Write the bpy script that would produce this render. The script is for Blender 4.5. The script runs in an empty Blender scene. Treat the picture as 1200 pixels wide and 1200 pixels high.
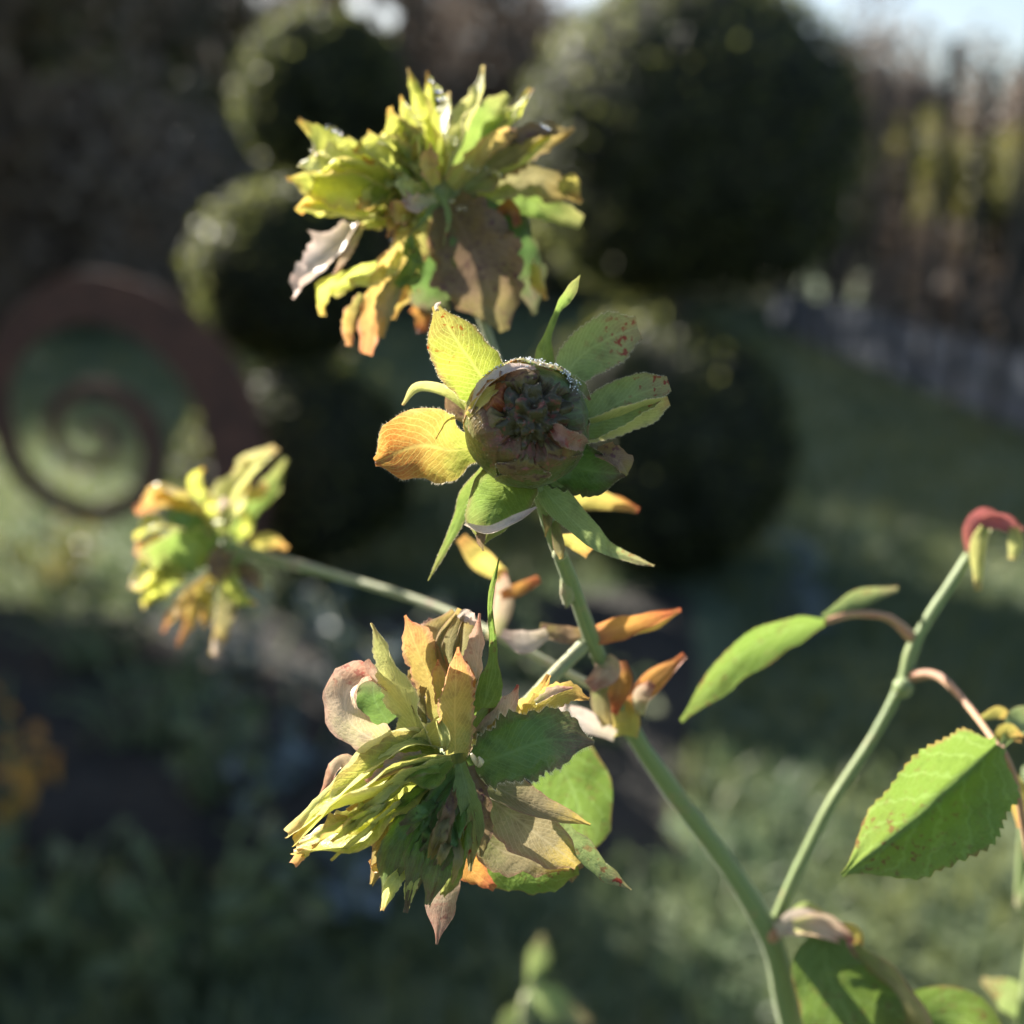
import bpy, math, random
from mathutils import Vector, Matrix, noise
R = math.radians
rng = random.Random(7)
scene = bpy.context.scene
col = scene.collection

# ------------------------------------------------------------------ camera
CAM = Vector((0, 0, 1.0)); PITCH = 15.6; FOV = 50.0
cam_d = bpy.data.cameras.new('camera'); cam = bpy.data.objects.new('camera', cam_d); col.objects.link(cam)
cam.location = CAM; cam.rotation_euler = (R(90 - PITCH), 0, 0)
cam_d.sensor_width = 36; cam_d.lens = 18 / math.tan(R(FOV / 2)); cam_d.clip_start = 0.01; cam_d.clip_end = 2000
FOCUS = 0.235
cam_d.dof.use_dof = True; cam_d.dof.focus_distance = FOCUS; cam_d.dof.aperture_fstop = 6.0
scene.camera = cam

# ------------------------------------------------------------------ sky, sun, exposure
SUN_EL, SUN_AZ = 29.0, -46.0
world = bpy.data.worlds.new('World'); scene.world = world; world.use_nodes = True
wn = world.node_tree; bg = wn.nodes['Background']
sky = wn.nodes.new('ShaderNodeTexSky'); sky.sky_type = 'NISHITA'; sky.sun_disc = False
sky.sun_elevation = R(SUN_EL); sky.sun_rotation = R(SUN_AZ); sky.dust_density = 2.5
wn.links.new(sky.outputs[0], bg.inputs[0]); bg.inputs[1].default_value = 0.06
to_sun = Vector((math.sin(R(SUN_AZ)) * math.cos(R(SUN_EL)), math.cos(R(SUN_AZ)) * math.cos(R(SUN_EL)), math.sin(R(SUN_EL))))
sun_d = bpy.data.lights.new('sun', 'SUN'); sun_d.energy = 5.0; sun_d.angle = R(0.5); sun_d.color = (1.0, 0.93, 0.82)
sun = bpy.data.objects.new('sun', sun_d); col.objects.link(sun)
sun.rotation_euler = to_sun.to_track_quat('Z', 'Y').to_euler()
scene.view_settings.view_transform = 'Standard'; scene.view_settings.look = 'None'
scene.view_settings.exposure = 2.0; scene.view_settings.gamma = 1
scene.cycles.use_denoising = True
scene.cycles.max_bounces = 8; scene.cycles.transparent_max_bounces = 8
scene.cycles.sample_clamp_indirect = 6

# ------------------------------------------------------------------ helpers
CR = Matrix.Rotation(R(90 - PITCH), 3, 'X')
FWD = CR @ Vector((0, 0, -1)); UP = CR @ Vector((0, 1, 0)); RIGHT = Vector((1, 0, 0))
FPX = 600 / math.tan(R(FOV / 2))
def ray(px, py): return FWD + RIGHT * ((px - 600) / FPX) + UP * ((600 - py) / FPX)
def at(px, py, depth): return CAM + ray(px, py) * depth          # depth along the camera axis, metres
def near(px, py, d): return at(px, py, FOCUS + d / 1000)           # d in mm behind the plane of focus
def ground(px, py, z=0.0):
    r = ray(px, py); return CAM + r * ((z - CAM.z) / r.z)

WORLD_ORIGIN = {}
def tag(o, label=None, cat=None, group=None, kind=None):
    if label: o['label'] = label
    if cat: o['category'] = cat
    if group: o['group'] = group
    if kind: o['kind'] = kind
    return o
def link(o, origin, parent):
    col.objects.link(o)
    origin = Vector(origin); WORLD_ORIGIN[o.name] = origin
    if parent is not None:
        o.parent = parent; o.location = origin - WORLD_ORIGIN[parent.name]
    else: o.location = origin
    return o
def empty(name, loc):
    o = bpy.data.objects.new(name, None); o.empty_display_size = 0.01
    return link(o, loc, None)
class MB:
    def __init__(s): s.v = []; s.f = []; s.uv = []; s.m = []
    def add(s, verts, faces, uvs=None, mat=0):
        n = len(s.v); s.v += verts
        s.uv += uvs if uvs else [(0.5, 0.5)] * len(verts)
        s.f += [tuple(i + n for i in f) for f in faces]; s.m += [mat] * len(faces)
    def build(s, name, mats, parent=None, origin=None, smooth=True):
        if origin is None:
            if parent is not None and len(s.v):
                origin = Vector((0, 0, 0))
                for p in s.v: origin += Vector(p)
                origin /= len(s.v)
            else: origin = Vector((0, 0, 0))
        origin = Vector(origin)
        me = bpy.data.meshes.new(name)
        me.from_pydata([tuple(Vector(p) - origin) for p in s.v], [], s.f)
        ul = me.uv_layers.new(name='UVMap')
        for lp in me.loops: ul.data[lp.index].uv = s.uv[lp.vertex_index]
        if not isinstance(mats, (list, tuple)): mats = [mats]
        for m in mats: me.materials.append(m)
        me.polygons.foreach_set('material_index', s.m)
        me.polygons.foreach_set('use_smooth', [smooth] * len(s.f))
        me.update()
        return link(bpy.data.objects.new(name, me), origin, parent)
def crom(pts, n):
    P = [Vector(p) for p in pts]
    if len(P) == 2: P = [P[0], (P[0] + P[1]) / 2, P[1]]
    P = [2 * P[0] - P[1]] + P + [2 * P[-1] - P[-2]]
    out = []; segs = len(P) - 3
    for i in range(n + 1):
        x = i / n * segs; k = min(int(x), segs - 1); t = x - k
        a, b, c, d = P[k:k + 4]
        out.append(0.5 * ((2 * b) + (c - a) * t + (2 * a - 5 * b + 4 * c - d) * t * t + (3 * b - a - 3 * c + d) * t ** 3))
    return out
def lerp_list(L, t):
    x = t * (len(L) - 1); k = min(int(x), len(L) - 2); f = x - k; f = f * f * (3 - 2 * f)
    return L[k] * (1 - f) + L[k + 1] * f
def tube(mb, pts, radii, n=24, sides=10, mat=0, rough=0.0, cap=True):
    C = crom(pts, n); vs = []; uv = []; fs = []
    side = None
    for i, p in enumerate(C):
        t = (C[min(i + 1, n)] - C[max(i - 1, 0)]).normalized()
        if side is None:
            side = t.orthogonal().normalized()
        side = (side - t * side.dot(t)).normalized(); b = t.cross(side)
        r = lerp_list(radii, i / n)
        for k in range(sides):
            a = 2 * math.pi * k / sides
            rr = r * (1 + rough * noise.noise(p * (0.6 / max(r, 1e-6)) + Vector((k * 1.7, 0, 0))))
            vs.append(p + (side * math.cos(a) + b * math.sin(a)) * rr); uv.append((k / sides, i / n))
    for i in range(n):
        for k in range(sides):
            a = i * sides + k; b_ = i * sides + (k + 1) % sides
            fs.append((a, b_, b_ + sides, a + sides))
    if cap:
        fs.append(tuple(range(sides))[::-1]); fs.append(tuple(n * sides + k for k in range(sides)))
    mb.add(vs, fs, uv, mat)
def ellipsoid(mb, c, r, seg=12, rings=8, mat=0, bump=0.0, seed=0.0, fq=3.0):
    c = Vector(c); vs = []; fs = []; uv = []
    r = Vector(r) if hasattr(r, '__len__') else Vector((r, r, r))
    for i in range(rings + 1):
        th = math.pi * i / rings
        for k in range(seg):
            a = 2 * math.pi * k / seg
            d = Vector((math.sin(th) * math.cos(a), math.sin(th) * math.sin(a), math.cos(th)))
            s = 1 + bump * noise.noise(d * fq + Vector((seed, seed * 1.3, 0)))
            vs.append(c + Vector((d.x * r.x, d.y * r.y, d.z * r.z)) * s); uv.append((k / seg, i / rings))
    for i in range(rings):
        for k in range(seg):
            a = i * seg + k; b = i * seg + (k + 1) % seg
            fs.append((a, a + seg, b + seg, b))
    mb.add(vs, fs, uv, mat)
def box(mb, c, size, rz=0.0, mat=0, rx=0.0):
    c = Vector(c); hx, hy, hz = size[0] / 2, size[1] / 2, size[2] / 2
    M = Matrix.Rotation(rz, 3, 'Z') @ Matrix.Rotation(rx, 3, 'Y')
    vs = [c + M @ Vector((sx * hx, sy * hy, sz * hz)) for sx in (-1, 1) for sy in (-1, 1) for sz in (-1, 1)]
    fs = [(0, 1, 3, 2), (4, 6, 7, 5), (0, 4, 5, 1), (2, 3, 7, 6), (0, 2, 6, 4), (1, 5, 7, 3)]
    mb.add(vs, fs, None, mat)

# ------------------------------------------------------------------ materials
def nodes(name):
    m = bpy.data.materials.new(name); m.use_nodes = True; nt = m.node_tree
    for n in list(nt.nodes): nt.nodes.remove(n)
    return m, nt
class NT:
    def __init__(s, nt): s.nt = nt
    def n(s, typ, **kw):
        o = s.nt.nodes.new(typ)
        for k, v in kw.items():
            if k.startswith('i_'):
                key = k[2:]; key = int(key) if key.isdigit() else key.replace('_', ' ')
                o.inputs[key].default_value = v
            else: setattr(o, k, v)
        return o
    def l(s, a, b): s.nt.links.new(a, b)
    def math(s, op, a, b=None, c=None):
        o = s.nt.nodes.new('ShaderNodeMath'); o.operation = op
        for i, x in enumerate((a, b, c)):
            if x is None: continue
            if isinstance(x, (int, float)): o.inputs[i].default_value = x
            else: s.l(x, o.inputs[i])
        return o.outputs[0]
    def mix(s, fac, a, b):
        o = s.nt.nodes.new('ShaderNodeMix'); o.data_type = 'RGBA'
        for i, x in ((0, fac), (6, a), (7, b)):
            if isinstance(x, (int, float)): o.inputs[i].default_value = x
            elif isinstance(x, (tuple, list)): o.inputs[i].default_value = (*x[:3], 1)
            else: s.l(x, o.inputs[i])
        return o.outputs[2]
    def ramp(s, fac, lo, hi, a=0.0, b=1.0):
        o = s.nt.nodes.new('ShaderNodeMapRange'); o.interpolation_type = 'SMOOTHSTEP'
        s.l(fac, o.inputs[0]); o.inputs[1].default_value = lo; o.inputs[2].default_value = hi
        o.inputs[3].default_value = a; o.inputs[4].default_value = b
        return o.outputs[0]
    def noise(s, vec, scale, detail=3.0, rough=0.55):
        o = s.nt.nodes.new('ShaderNodeTexNoise'); o.inputs['Scale'].default_value = scale
        o.inputs['Detail'].default_value = detail; o.inputs['Roughness'].default_value = rough
        if vec is not None: s.l(vec, o.inputs['Vector'])
        return o.outputs[0]
def petal_mat(name, base, mid, tip, edge, spots=None, spot_at=(0.55, 0.95), trans=0.45, rough=0.42, vein=0.35, mottle=0.5, edge_at=(0.72, 1.02), tip_at=(0.55, 1.0), vein_freq=90.0, sat=1.1):
    m, nt = nodes(name); T = NT(nt)
    out = T.n('ShaderNodeOutputMaterial'); tc = T.n('ShaderNodeTexCoord'); oi = T.n('ShaderNodeObjectInfo')
    uv = T.n('ShaderNodeSeparateXYZ'); T.l(tc.outputs['UV'], uv.inputs[0])
    u, v = uv.outputs[0], uv.outputs[1]
    off = T.n('ShaderNodeVectorMath', operation='ADD'); T.l(tc.outputs['Object'], off.inputs[0]); T.l(oi.outputs['Random'], off.inputs[1])
    P = off.outputs[0]
    s = T.math('ABSOLUTE', T.math('SUBTRACT', T.math('MULTIPLY', u, 2.0), 1.0))
    nz = T.noise(P, 260, 4); nf = T.noise(P, 900, 3); nb = T.noise(P, 90, 3)
    vj = T.math('ADD', v, T.math('MULTIPLY', T.math('SUBTRACT', nz, 0.5), 0.45))
    c = T.mix(T.ramp(vj, 0.05, 0.5), base, mid)
    c = T.mix(T.ramp(vj, *tip_at), c, tip)
    sj = T.math('ADD', s, T.math('MULTIPLY', T.math('SUBTRACT', nb, 0.5), 0.5))
    c = T.mix(T.math('MULTIPLY', T.ramp(sj, *edge_at), 0.85), c, edge)
    # blotches of age
    dark = tuple(x * 0.45 for x in mid); pale = tuple(min(1, x * 1.35 + 0.03) for x in mid)
    c = T.mix(T.math('MULTIPLY', T.ramp(nz, 0.5, 0.72), mottle), c, dark)
    c = T.mix(T.math('MULTIPLY', T.ramp(nb, 0.52, 0.75), mottle), c, pale)
    # feather veins from the midrib
    ph = T.math('SUBTRACT', T.math('MULTIPLY', v, vein_freq), T.math('MULTIPLY', s, vein_freq * 0.36))
    ph = T.math('ADD', ph, T.math('MULTIPLY', nz, 7.0))
    w = T.ramp(T.math('SINE', ph), 0.72, 1.0)
    vo = T.n('ShaderNodeTexVoronoi', feature='DISTANCE_TO_EDGE'); vo.inputs['Scale'].default_value = 900; T.l(P, vo.inputs['Vector'])
    cell = T.ramp(vo.outputs[0], 0.0, 0.12, 1.0, 0.0)
    mid_r = T.ramp(s, 0.0, 0.09, 1.0, 0.0)
    vm = T.math('MAXIMUM', T.math('MULTIPLY', w, 0.8), T.math('MAXIMUM', T.math('MULTIPLY', cell, 0.35), mid_r))
    c = T.mix(T.math('MULTIPLY', vm, vein), c, tuple(min(1, x * 1.5 + 0.06) for x in mid))
    if spots:
        sp = T.ramp(T.noise(P, 620, 2, 0.6), 0.54, 0.64)
        sp = T.math('MULTIPLY', sp, T.ramp(T.math('ADD', v, T.math('MULTIPLY', T.math('SUBTRACT', nb, 0.5), 0.9)), *spot_at))
        sp = T.math('MULTIPLY', sp, T.ramp(T.noise(P, 190, 2), 0.42, 0.55))
        c = T.mix(T.math('MULTIPLY', sp, 0.9), c, spots)
    hs = T.n('ShaderNodeHueSaturation'); T.l(c, hs.inputs['Color'])
    T.l(T.math('ADD', T.math('MULTIPLY', oi.outputs['Random'], 0.36), 0.70), hs.inputs['Value']); hs.inputs['Saturation'].default_value = sat
    c = hs.outputs[0]
    bp = T.n('ShaderNodeBump'); bp.inputs['Strength'].default_value = 0.5; bp.inputs['Distance'].default_value = 0.0005
    h = T.math('ADD', T.math('MULTIPLY', vm, 0.22), T.math('ADD', nf, T.math('MULTIPLY', nz, 1.2)))
    T.l(h, bp.inputs['Height'])
    pr = T.n('ShaderNodeBsdfPrincipled'); T.l(c, pr.inputs['Base Color']); T.l(bp.outputs[0], pr.inputs['Normal'])
    T.l(T.ramp(nz, 0.3, 0.7, rough - 0.08, rough + 0.16), pr.inputs['Roughness']); pr.inputs['Specular IOR Level'].default_value = 0.5
    pr.inputs['Sheen Weight'].default_value = 0.14; pr.inputs['Sheen Roughness'].default_value = 0.4
    tr = T.n('ShaderNodeBsdfTranslucent'); T.l(bp.outputs[0], tr.inputs['Normal'])
    g = T.n('ShaderNodeGamma'); g.inputs[1].default_value = 0.85; T.l(c, g.inputs[0]); T.l(g.outputs[0], tr.inputs['Color'])
    mx = T.n('ShaderNodeMixShader'); mx.inputs[0].default_value = trans
    T.l(pr.outputs[0], mx.inputs[1]); T.l(tr.outputs[0], mx.inputs[2]); T.l(mx.outputs[0], out.inputs[0])
    return m
def leaf_mat(name, a, b, trans=0.35, rough=0.45, scale=6.0, sat=1.0):
    """small leaves far off: colour varies leaf by leaf over the crown"""
    m, nt = nodes(name); T = NT(nt); out = T.n('ShaderNodeOutputMaterial'); tc = T.n('ShaderNodeTexCoord')
    nz = T.noise(tc.outputs['Object'], scale, 4); n2 = T.noise(tc.outputs['Object'], scale * 9, 2)
    f = T.ramp(T.math('ADD', T.math('MULTIPLY', nz, 0.6), T.math('MULTIPLY', n2, 0.4)), 0.36, 0.64)
    c = T.mix(f, a, b)
    pr = T.n('ShaderNodeBsdfPrincipled'); T.l(c, pr.inputs['Base Color']); pr.inputs['Roughness'].default_value = rough
    tr = T.n('ShaderNodeBsdfTranslucent'); T.l(c, tr.inputs['Color'])
    mx = T.n('ShaderNodeMixShader'); mx.inputs[0].default_value = trans
    T.l(pr.outputs[0], mx.inputs[1]); T.l(tr.outputs[0], mx.inputs[2]); T.l(mx.outputs[0], out.inputs[0])
    return m
def solid_mat(name, a, b, scale, rough=0.7, bump=0.4, dist=0.01, metal=0.0, detail=5.0, stretch=None):
    m, nt = nodes(name); T = NT(nt); out = T.n('ShaderNodeOutputMaterial'); tc = T.n('ShaderNodeTexCoord')
    vec = tc.outputs['Object']
    if stretch:
        mp = T.n('ShaderNodeMapping'); T.l(vec, mp.inputs[0]); mp.inputs['Scale'].default_value = stretch; vec = mp.outputs[0]
    nz = T.noise(vec, scale, detail); n2 = T.noise(vec, scale * 6, 3)
    c = T.mix(T.ramp(T.math('ADD', T.math('MULTIPLY', nz, 0.65), T.math('MULTIPLY', n2, 0.35)), 0.35, 0.65), a, b)
    bp = T.n('ShaderNodeBump'); bp.inputs['Strength'].default_value = bump; bp.inputs['Distance'].default_value = dist
    T.l(n2, bp.inputs['Height'])
    pr = T.n('ShaderNodeBsdfPrincipled'); T.l(c, pr.inputs['Base Color']); T.l(bp.outputs[0], pr.inputs['Normal'])
    pr.inputs['Roughness'].default_value = rough; pr.inputs['Metallic'].default_value = metal
    T.l(pr.outputs[0], out.inputs[0])
    return m

M = {}
M['lime'] = petal_mat('petal_lime', (0.30, 0.38, 0.09), (0.56, 0.58, 0.13), (0.56, 0.22, 0.09), (0.56, 0.40, 0.16), trans=0.45, tip_at=(0.78, 1.08))
M['gold'] = petal_mat('petal_gold', (0.44, 0.42, 0.13), (0.64, 0.47, 0.15), (0.62, 0.25, 0.13), (0.60, 0.27, 0.20), spots=(0.32, 0.06, 0.04), spot_at=(0.35, 1.3), trans=0.38)
M['pale'] = petal_mat('petal_pale_green', (0.36, 0.40, 0.12), (0.58, 0.58, 0.20), (0.52, 0.26, 0.14), (0.66, 0.58, 0.30), trans=0.40, tip_at=(0.8, 1.08))
M['pink'] = petal_mat('petal_pink', (0.40, 0.40, 0.17), (0.56, 0.43, 0.30), (0.46, 0.20, 0.15), (0.54, 0.32, 0.25), spots=(0.30, 0.05, 0.05), spot_at=(0.2, 1.2), trans=0.30)
M['green'] = petal_mat('petal_green', (0.23, 0.30, 0.07), (0.19, 0.28, 0.065), (0.28, 0.27, 0.09), (0.24, 0.18, 0.09), trans=0.42)
M['dark'] = petal_mat('petal_dark_green', (0.16, 0.26, 0.07), (0.11, 0.20, 0.05), (0.16, 0.10, 0.08), (0.14, 0.11, 0.06), trans=0.32, rough=0.36)
M['brown'] = petal_mat('petal_withered', (0.20, 0.14, 0.06), (0.20, 0.13, 0.08), (0.26, 0.22, 0.08), (0.22, 0.13, 0.08), spots=(0.10, 0.04, 0.05), spot_at=(-0.3, 0.4), trans=0.35)
M['orange'] = petal_mat('petal_orange', (0.44, 0.17, 0.09), (0.52, 0.26, 0.08), (0.34, 0.08, 0.05), (0.40, 0.12, 0.07), trans=0.40, sat=1.08)
M['yellow'] = petal_mat('petal_yellow', (0.50, 0.46, 0.12), (0.60, 0.50, 0.13), (0.56, 0.28, 0.10), (0.58, 0.36, 0.15), trans=0.42, sat=1.08)
M['spot'] = petal_mat('petal_spotted', (0.20, 0.29, 0.05), (0.29, 0.33, 0.06), (0.30, 0.22, 0.07), (0.18, 0.08, 0.06), spots=(0.24, 0.02, 0.015), spot_at=(0.4, 0.85), trans=0.45, edge_at=(0.84, 1.02), vein=0.6)
M['russet'] = petal_mat('petal_russet', (0.40, 0.48, 0.10), (0.42, 0.36, 0.09), (0.42, 0.17, 0.06), (0.46, 0.30, 0.14), spots=(0.30, 0.06, 0.03), spot_at=(0.6, 1.4), trans=0.42, vein=0.45, edge_at=(0.85, 1.1), tip_at=(0.3, 0.85))
M['olive'] = petal_mat('petal_olive', (0.22, 0.25, 0.08), (0.25, 0.22, 0.10), (0.46, 0.33, 0.11), (0.30, 0.18, 0.12), trans=0.34)
M['dull'] = petal_mat('petal_dull_green', (0.25, 0.34, 0.11), (0.27, 0.34, 0.12), (0.32, 0.26, 0.13), (0.24, 0.13, 0.10), spots=(0.26, 0.03, 0.03), spot_at=(0.42, 0.8), trans=0.35, edge_at=(0.9, 1.1))
M['taupe'] = petal_mat('petal_taupe', (0.27, 0.29, 0.11), (0.27, 0.22, 0.12), (0.60, 0.44, 0.12), (0.32, 0.17, 0.11), trans=0.36, tip_at=(0.62, 0.98), vein=0.55)
M['dome'] = petal_mat('bud_petal', (0.13, 0.19, 0.04), (0.12, 0.15, 0.035), (0.22, 0.09, 0.06), (0.18, 0.11, 0.04), spots=(0.34, 0.13, 0.11), spot_at=(0.3, 0.9), trans=0.3, rough=0.3, mottle=0.7, vein=0.15)
M['leaf'] = petal_mat('rose_leaf', (0.14, 0.22, 0.04), (0.14, 0.225, 0.04), (0.16, 0.22, 0.045), (0.26, 0.10, 0.05), spots=(0.14, 0.06, 0.03), spot_at=(0.1, 0.9), trans=0.46, sat=1.06, vein=0.4, edge_at=(0.92, 1.06), mottle=0.35, vein_freq=38)
M['white'] = petal_mat('white_petal_and_lit_rim', (0.55, 0.46, 0.34), (0.62, 0.52, 0.45), (0.56, 0.40, 0.34), (0.60, 0.46, 0.40), trans=0.3, mottle=0.5)  # dried white petals, and sunlit rims and crests painted as white
def stem_mat(name, a, b, c_, rough=0.55):
    m, nt = nodes(name); T = NT(nt); out = T.n('ShaderNodeOutputMaterial'); tc = T.n('ShaderNodeTexCoord')
    mp = T.n('ShaderNodeMapping'); T.l(tc.outputs['UV'], mp.inputs[0]); mp.inputs['Scale'].default_value = (26, 5, 1)
    st = T.noise(mp.outputs[0], 1.0, 4); bl = T.noise(tc.outputs['Object'], 120, 4); fi = T.noise(tc.outputs['Object'], 1300, 2)
    c = T.mix(T.ramp(st, 0.35, 0.65), a, b); c = T.mix(T.math('MULTIPLY', T.ramp(bl, 0.55, 0.72), 0.75), c, c_)
    c = T.mix(T.math('MULTIPLY', T.ramp(fi, 0.62, 0.72), 0.5), c, tuple(x * .5 for x in c_))
    bp = T.n('ShaderNodeBump'); bp.inputs['Strength'].default_value = 0.6; bp.inputs['Distance'].default_value = 0.0004
    T.l(T.math('ADD', st, T.math('MULTIPLY', fi, 0.6)), bp.inputs['Height'])
    pr = T.n('ShaderNodeBsdfPrincipled'); T.l(c, pr.inputs['Base Color']); T.l(bp.outputs[0], pr.inputs['Normal']); pr.inputs['Roughness'].default_value = rough
    pr.inputs['Subsurface Weight'].default_value = 0.15; pr.inputs['Subsurface Radius'].default_value = (.001, .0012, .0004); pr.inputs['Sheen Weight'].default_value = 0.2
    T.l(pr.outputs[0], out.inputs[0]); return m
M['stem'] = stem_mat('rose_stem', (0.12, 0.18, 0.06), (0.19, 0.24, 0.08), (0.24, 0.20, 0.09))
M['stem_b'] = stem_mat('rose_twig', (0.26, 0.26, 0.12), (0.20, 0.24, 0.10), (0.28, 0.19, 0.11))
M['petiole'] = stem_mat('red_petiole', (0.40, 0.15, 0.09), (0.40, 0.26, 0.11), (0.22, 0.10, 0.07))
M['hair'] = leaf_mat('petal_fringe', (0.70, 0.66, 0.46), (0.75, 0.68, 0.52), trans=0.5, rough=0.4)
M['core'] = solid_mat('bud_interior', (0.05, 0.045, 0.02), (0.12, 0.07, 0.04), 500, rough=0.7, bump=0.6, dist=0.001)
M['crumple'] = petal_mat('crumpled_petals', (0.07, 0.06, 0.025), (0.065, 0.055, 0.02), (0.09, 0.045, 0.025), (0.10, 0.085, 0.03), spots=(0.24, 0.08, 0.06), spot_at=(-1.0, -0.5), trans=0.2, rough=0.3, mottle=0.9)
M['budpink'] = petal_mat('bud_pink_petal', (0.16, 0.11, 0.06), (0.26, 0.14, 0.11), (0.22, 0.09, 0.07), (0.24, 0.13, 0.09), spots=(0.30, 0.06, 0.05), spot_at=(-1, -.5), trans=0.25, mottle=0.8)
M['redtip'] = petal_mat('red_shoot_tip', (0.40, 0.14, 0.12), (0.46, 0.15, 0.14), (0.40, 0.16, 0.13), (0.36, 0.10, 0.10), trans=0.3)
M['frost'] = solid_mat('frost', (0.80, 0.82, 0.86), (0.70, 0.74, 0.80), 900, rough=0.18, bump=0.5, dist=0.0004)
m, nt = nodes('dew'); T = NT(nt); o_ = T.n('ShaderNodeOutputMaterial'); pr = T.n('ShaderNodeBsdfPrincipled')
pr.inputs['Base Color'].default_value = (1, 1, 1, 1); pr.inputs['Roughness'].default_value = 0.06; pr.inputs['Transmission Weight'].default_value = 1.0; pr.inputs['IOR'].default_value = 1.33
T.l(pr.outputs[0], o_.inputs[0]); M['dew'] = m
#STRUCTURE_MATS
M['box'] = leaf_mat('box_leaves', (0.013, 0.021, 0.008), (0.042, 0.054, 0.017), trans=0.5, rough=0.55, scale=7)
M['box_rim'] = leaf_mat('box_rim_light_leaves', (0.09, 0.11, 0.03), (0.20, 0.21, 0.07), trans=0.65, rough=0.5, scale=9)  # rim light of the balls put into a paler leaf colour
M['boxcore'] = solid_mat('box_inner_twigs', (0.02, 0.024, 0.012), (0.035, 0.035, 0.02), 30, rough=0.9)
M['bark'] = solid_mat('bark', (0.035, 0.032, 0.028), (0.075, 0.068, 0.058), 14, rough=0.9, bump=0.7, dist=0.02, stretch=(1, 1, 0.15))
M['rust'] = solid_mat('rusted_steel', (0.06, 0.027, 0.02), (0.12, 0.05, 0.034), 18, rough=0.75, bump=0.35, dist=0.004)
M['turf'] = solid_mat('turf', (0.06, 0.095, 0.055), (0.10, 0.125, 0.06), 4, rough=0.95, bump=0.5, dist=0.03)
M['soil'] = solid_mat('bed_soil', (0.016, 0.015, 0.012), (0.036, 0.032, 0.026), 7, rough=0.95, bump=0.8, dist=0.04)
M['grass'] = leaf_mat('grass_blades', (0.075, 0.12, 0.065), (0.19, 0.21, 0.075), trans=0.45, rough=0.5, scale=1.6)
M['board'] = solid_mat('blue_grey_boards', (0.05, 0.06, 0.085), (0.08, 0.095, 0.12), 5, rough=0.7, bump=0.4, dist=0.004, stretch=(0.3, 0.3, 6))
M['post'] = solid_mat('dark_timber', (0.016, 0.016, 0.015), (0.03, 0.029, 0.026), 9, rough=0.85, bump=0.5, dist=0.005, stretch=(3, 3, 0.4))
M['l_brown'] = leaf_mat('beech_leaves', (0.14, 0.105, 0.08), (0.24, 0.18, 0.135), trans=0.2, rough=0.55, scale=2.0)
M['l_grey'] = leaf_mat('grey_twigs_and_leaves', (0.17, 0.135, 0.11), (0.28, 0.22, 0.175), trans=0.2, rough=0.6, scale=2.0)
M['l_green'] = leaf_mat('evergreen_leaves', (0.035, 0.06, 0.03), (0.10, 0.12, 0.05), trans=0.25, rough=0.45, scale=2.0)
M['l_yellow'] = leaf_mat('yellowing_leaves', (0.13, 0.14, 0.04), (0.24, 0.21, 0.065), trans=0.4, rough=0.5, scale=3.0)
M['l_gold'] = leaf_mat('golden_leaves', (0.14, 0.17, 0.04), (0.28, 0.28, 0.07), trans=0.45, rough=0.5, scale=6.0)
M['l_blue'] = leaf_mat('glaucous_leaves', (0.07, 0.10, 0.10), (0.16, 0.20, 0.22), trans=0.15, rough=0.5, scale=5.0)  # own blue grey; on one clump it stands for reflected sky
M['l_bed'] = leaf_mat('bed_leaves', (0.05, 0.085, 0.035), (0.14, 0.17, 0.07), trans=0.3, rough=0.4, scale=7.0)
M['l_autumn'] = leaf_mat('autumn_leaves', (0.45, 0.16, 0.04), (0.60, 0.38, 0.06), trans=0.4, rough=0.45, scale=14.0)

# ------------------------------------------------------------------ ground, bed, lawn
def sheet(name, rect, z, mat, nx, ny, amp=0.0, fq=1.0):
    x0, x1, y0, y1 = rect; mb = MB(); vs = []; fs = []
    for j in range(ny + 1):
        for i in range(nx + 1):
            x = x0 + (x1 - x0) * i / nx; y = y0 + (y1 - y0) * j / ny
            vs.append(Vector((x, y, z + amp * noise.noise(Vector((x * fq, y * fq, 3.1))))))
    for j in range(ny):
        for i in range(nx):
            a = j * (nx + 1) + i; fs.append((a, a + 1, a + nx + 2, a + nx + 1))
    mb.add(vs, fs); o = mb.build(name, mat); o['kind'] = 'structure'; return o
sheet('ground', (-400, 400, -60, 900), -0.06, M['turf'], 60, 60)
lawn = sheet('lawn', (-14, 14, -2, 24), 0.0, M['turf'], 60, 60, 0.02, 0.7)

def grass(name, rect, n, label, hmin, hmax, skip=None):
    mb = MB(); g = random.Random(3); vs = []; fs = []
    x0, x1, y0, y1 = rect
    for _ in range(n):
        y = y0 + (y1 - y0) * g.random() ** 1.5; x = (x0 + (x1 - x0) * g.random()) * (0.35 + 0.65 * (y - y0) / (y1 - y0))
        if skip and skip(x, y): continue
        h = g.uniform(hmin, hmax); a = g.uniform(0, 6.28); w = 0.004 + 0.002 * g.random()
        bx, by = math.cos(a) * w, math.sin(a) * w; lx, ly = g.gauss(0, 0.5) * h, g.gauss(0, 0.5) * h
        k = len(vs); z = 0.004
        vs += [(x - bx, y - by, z), (x + bx, y + by, z), (x + lx * .4 + bx * .7, y + ly * .4 + by * .7, z + h * .6), (x + lx * .4 - bx * .7, y + ly * .4 - by * .7, z + h * .6), (x + lx, y + ly, z + h)]
        fs += [(k, k + 1, k + 2, k + 3), (k + 3, k + 2, k + 4)]
    mb.add(vs, fs); o = mb.build(name, M['grass'], smooth=False)
    tag(o, label, 'grass', kind='stuff'); return o
def in_bed(x, y): return 1.5 < y < 2.62 + 0.25 * math.sin(x * 2.1) and x < 0.42 + 0.15 * math.sin(y * 3)
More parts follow.
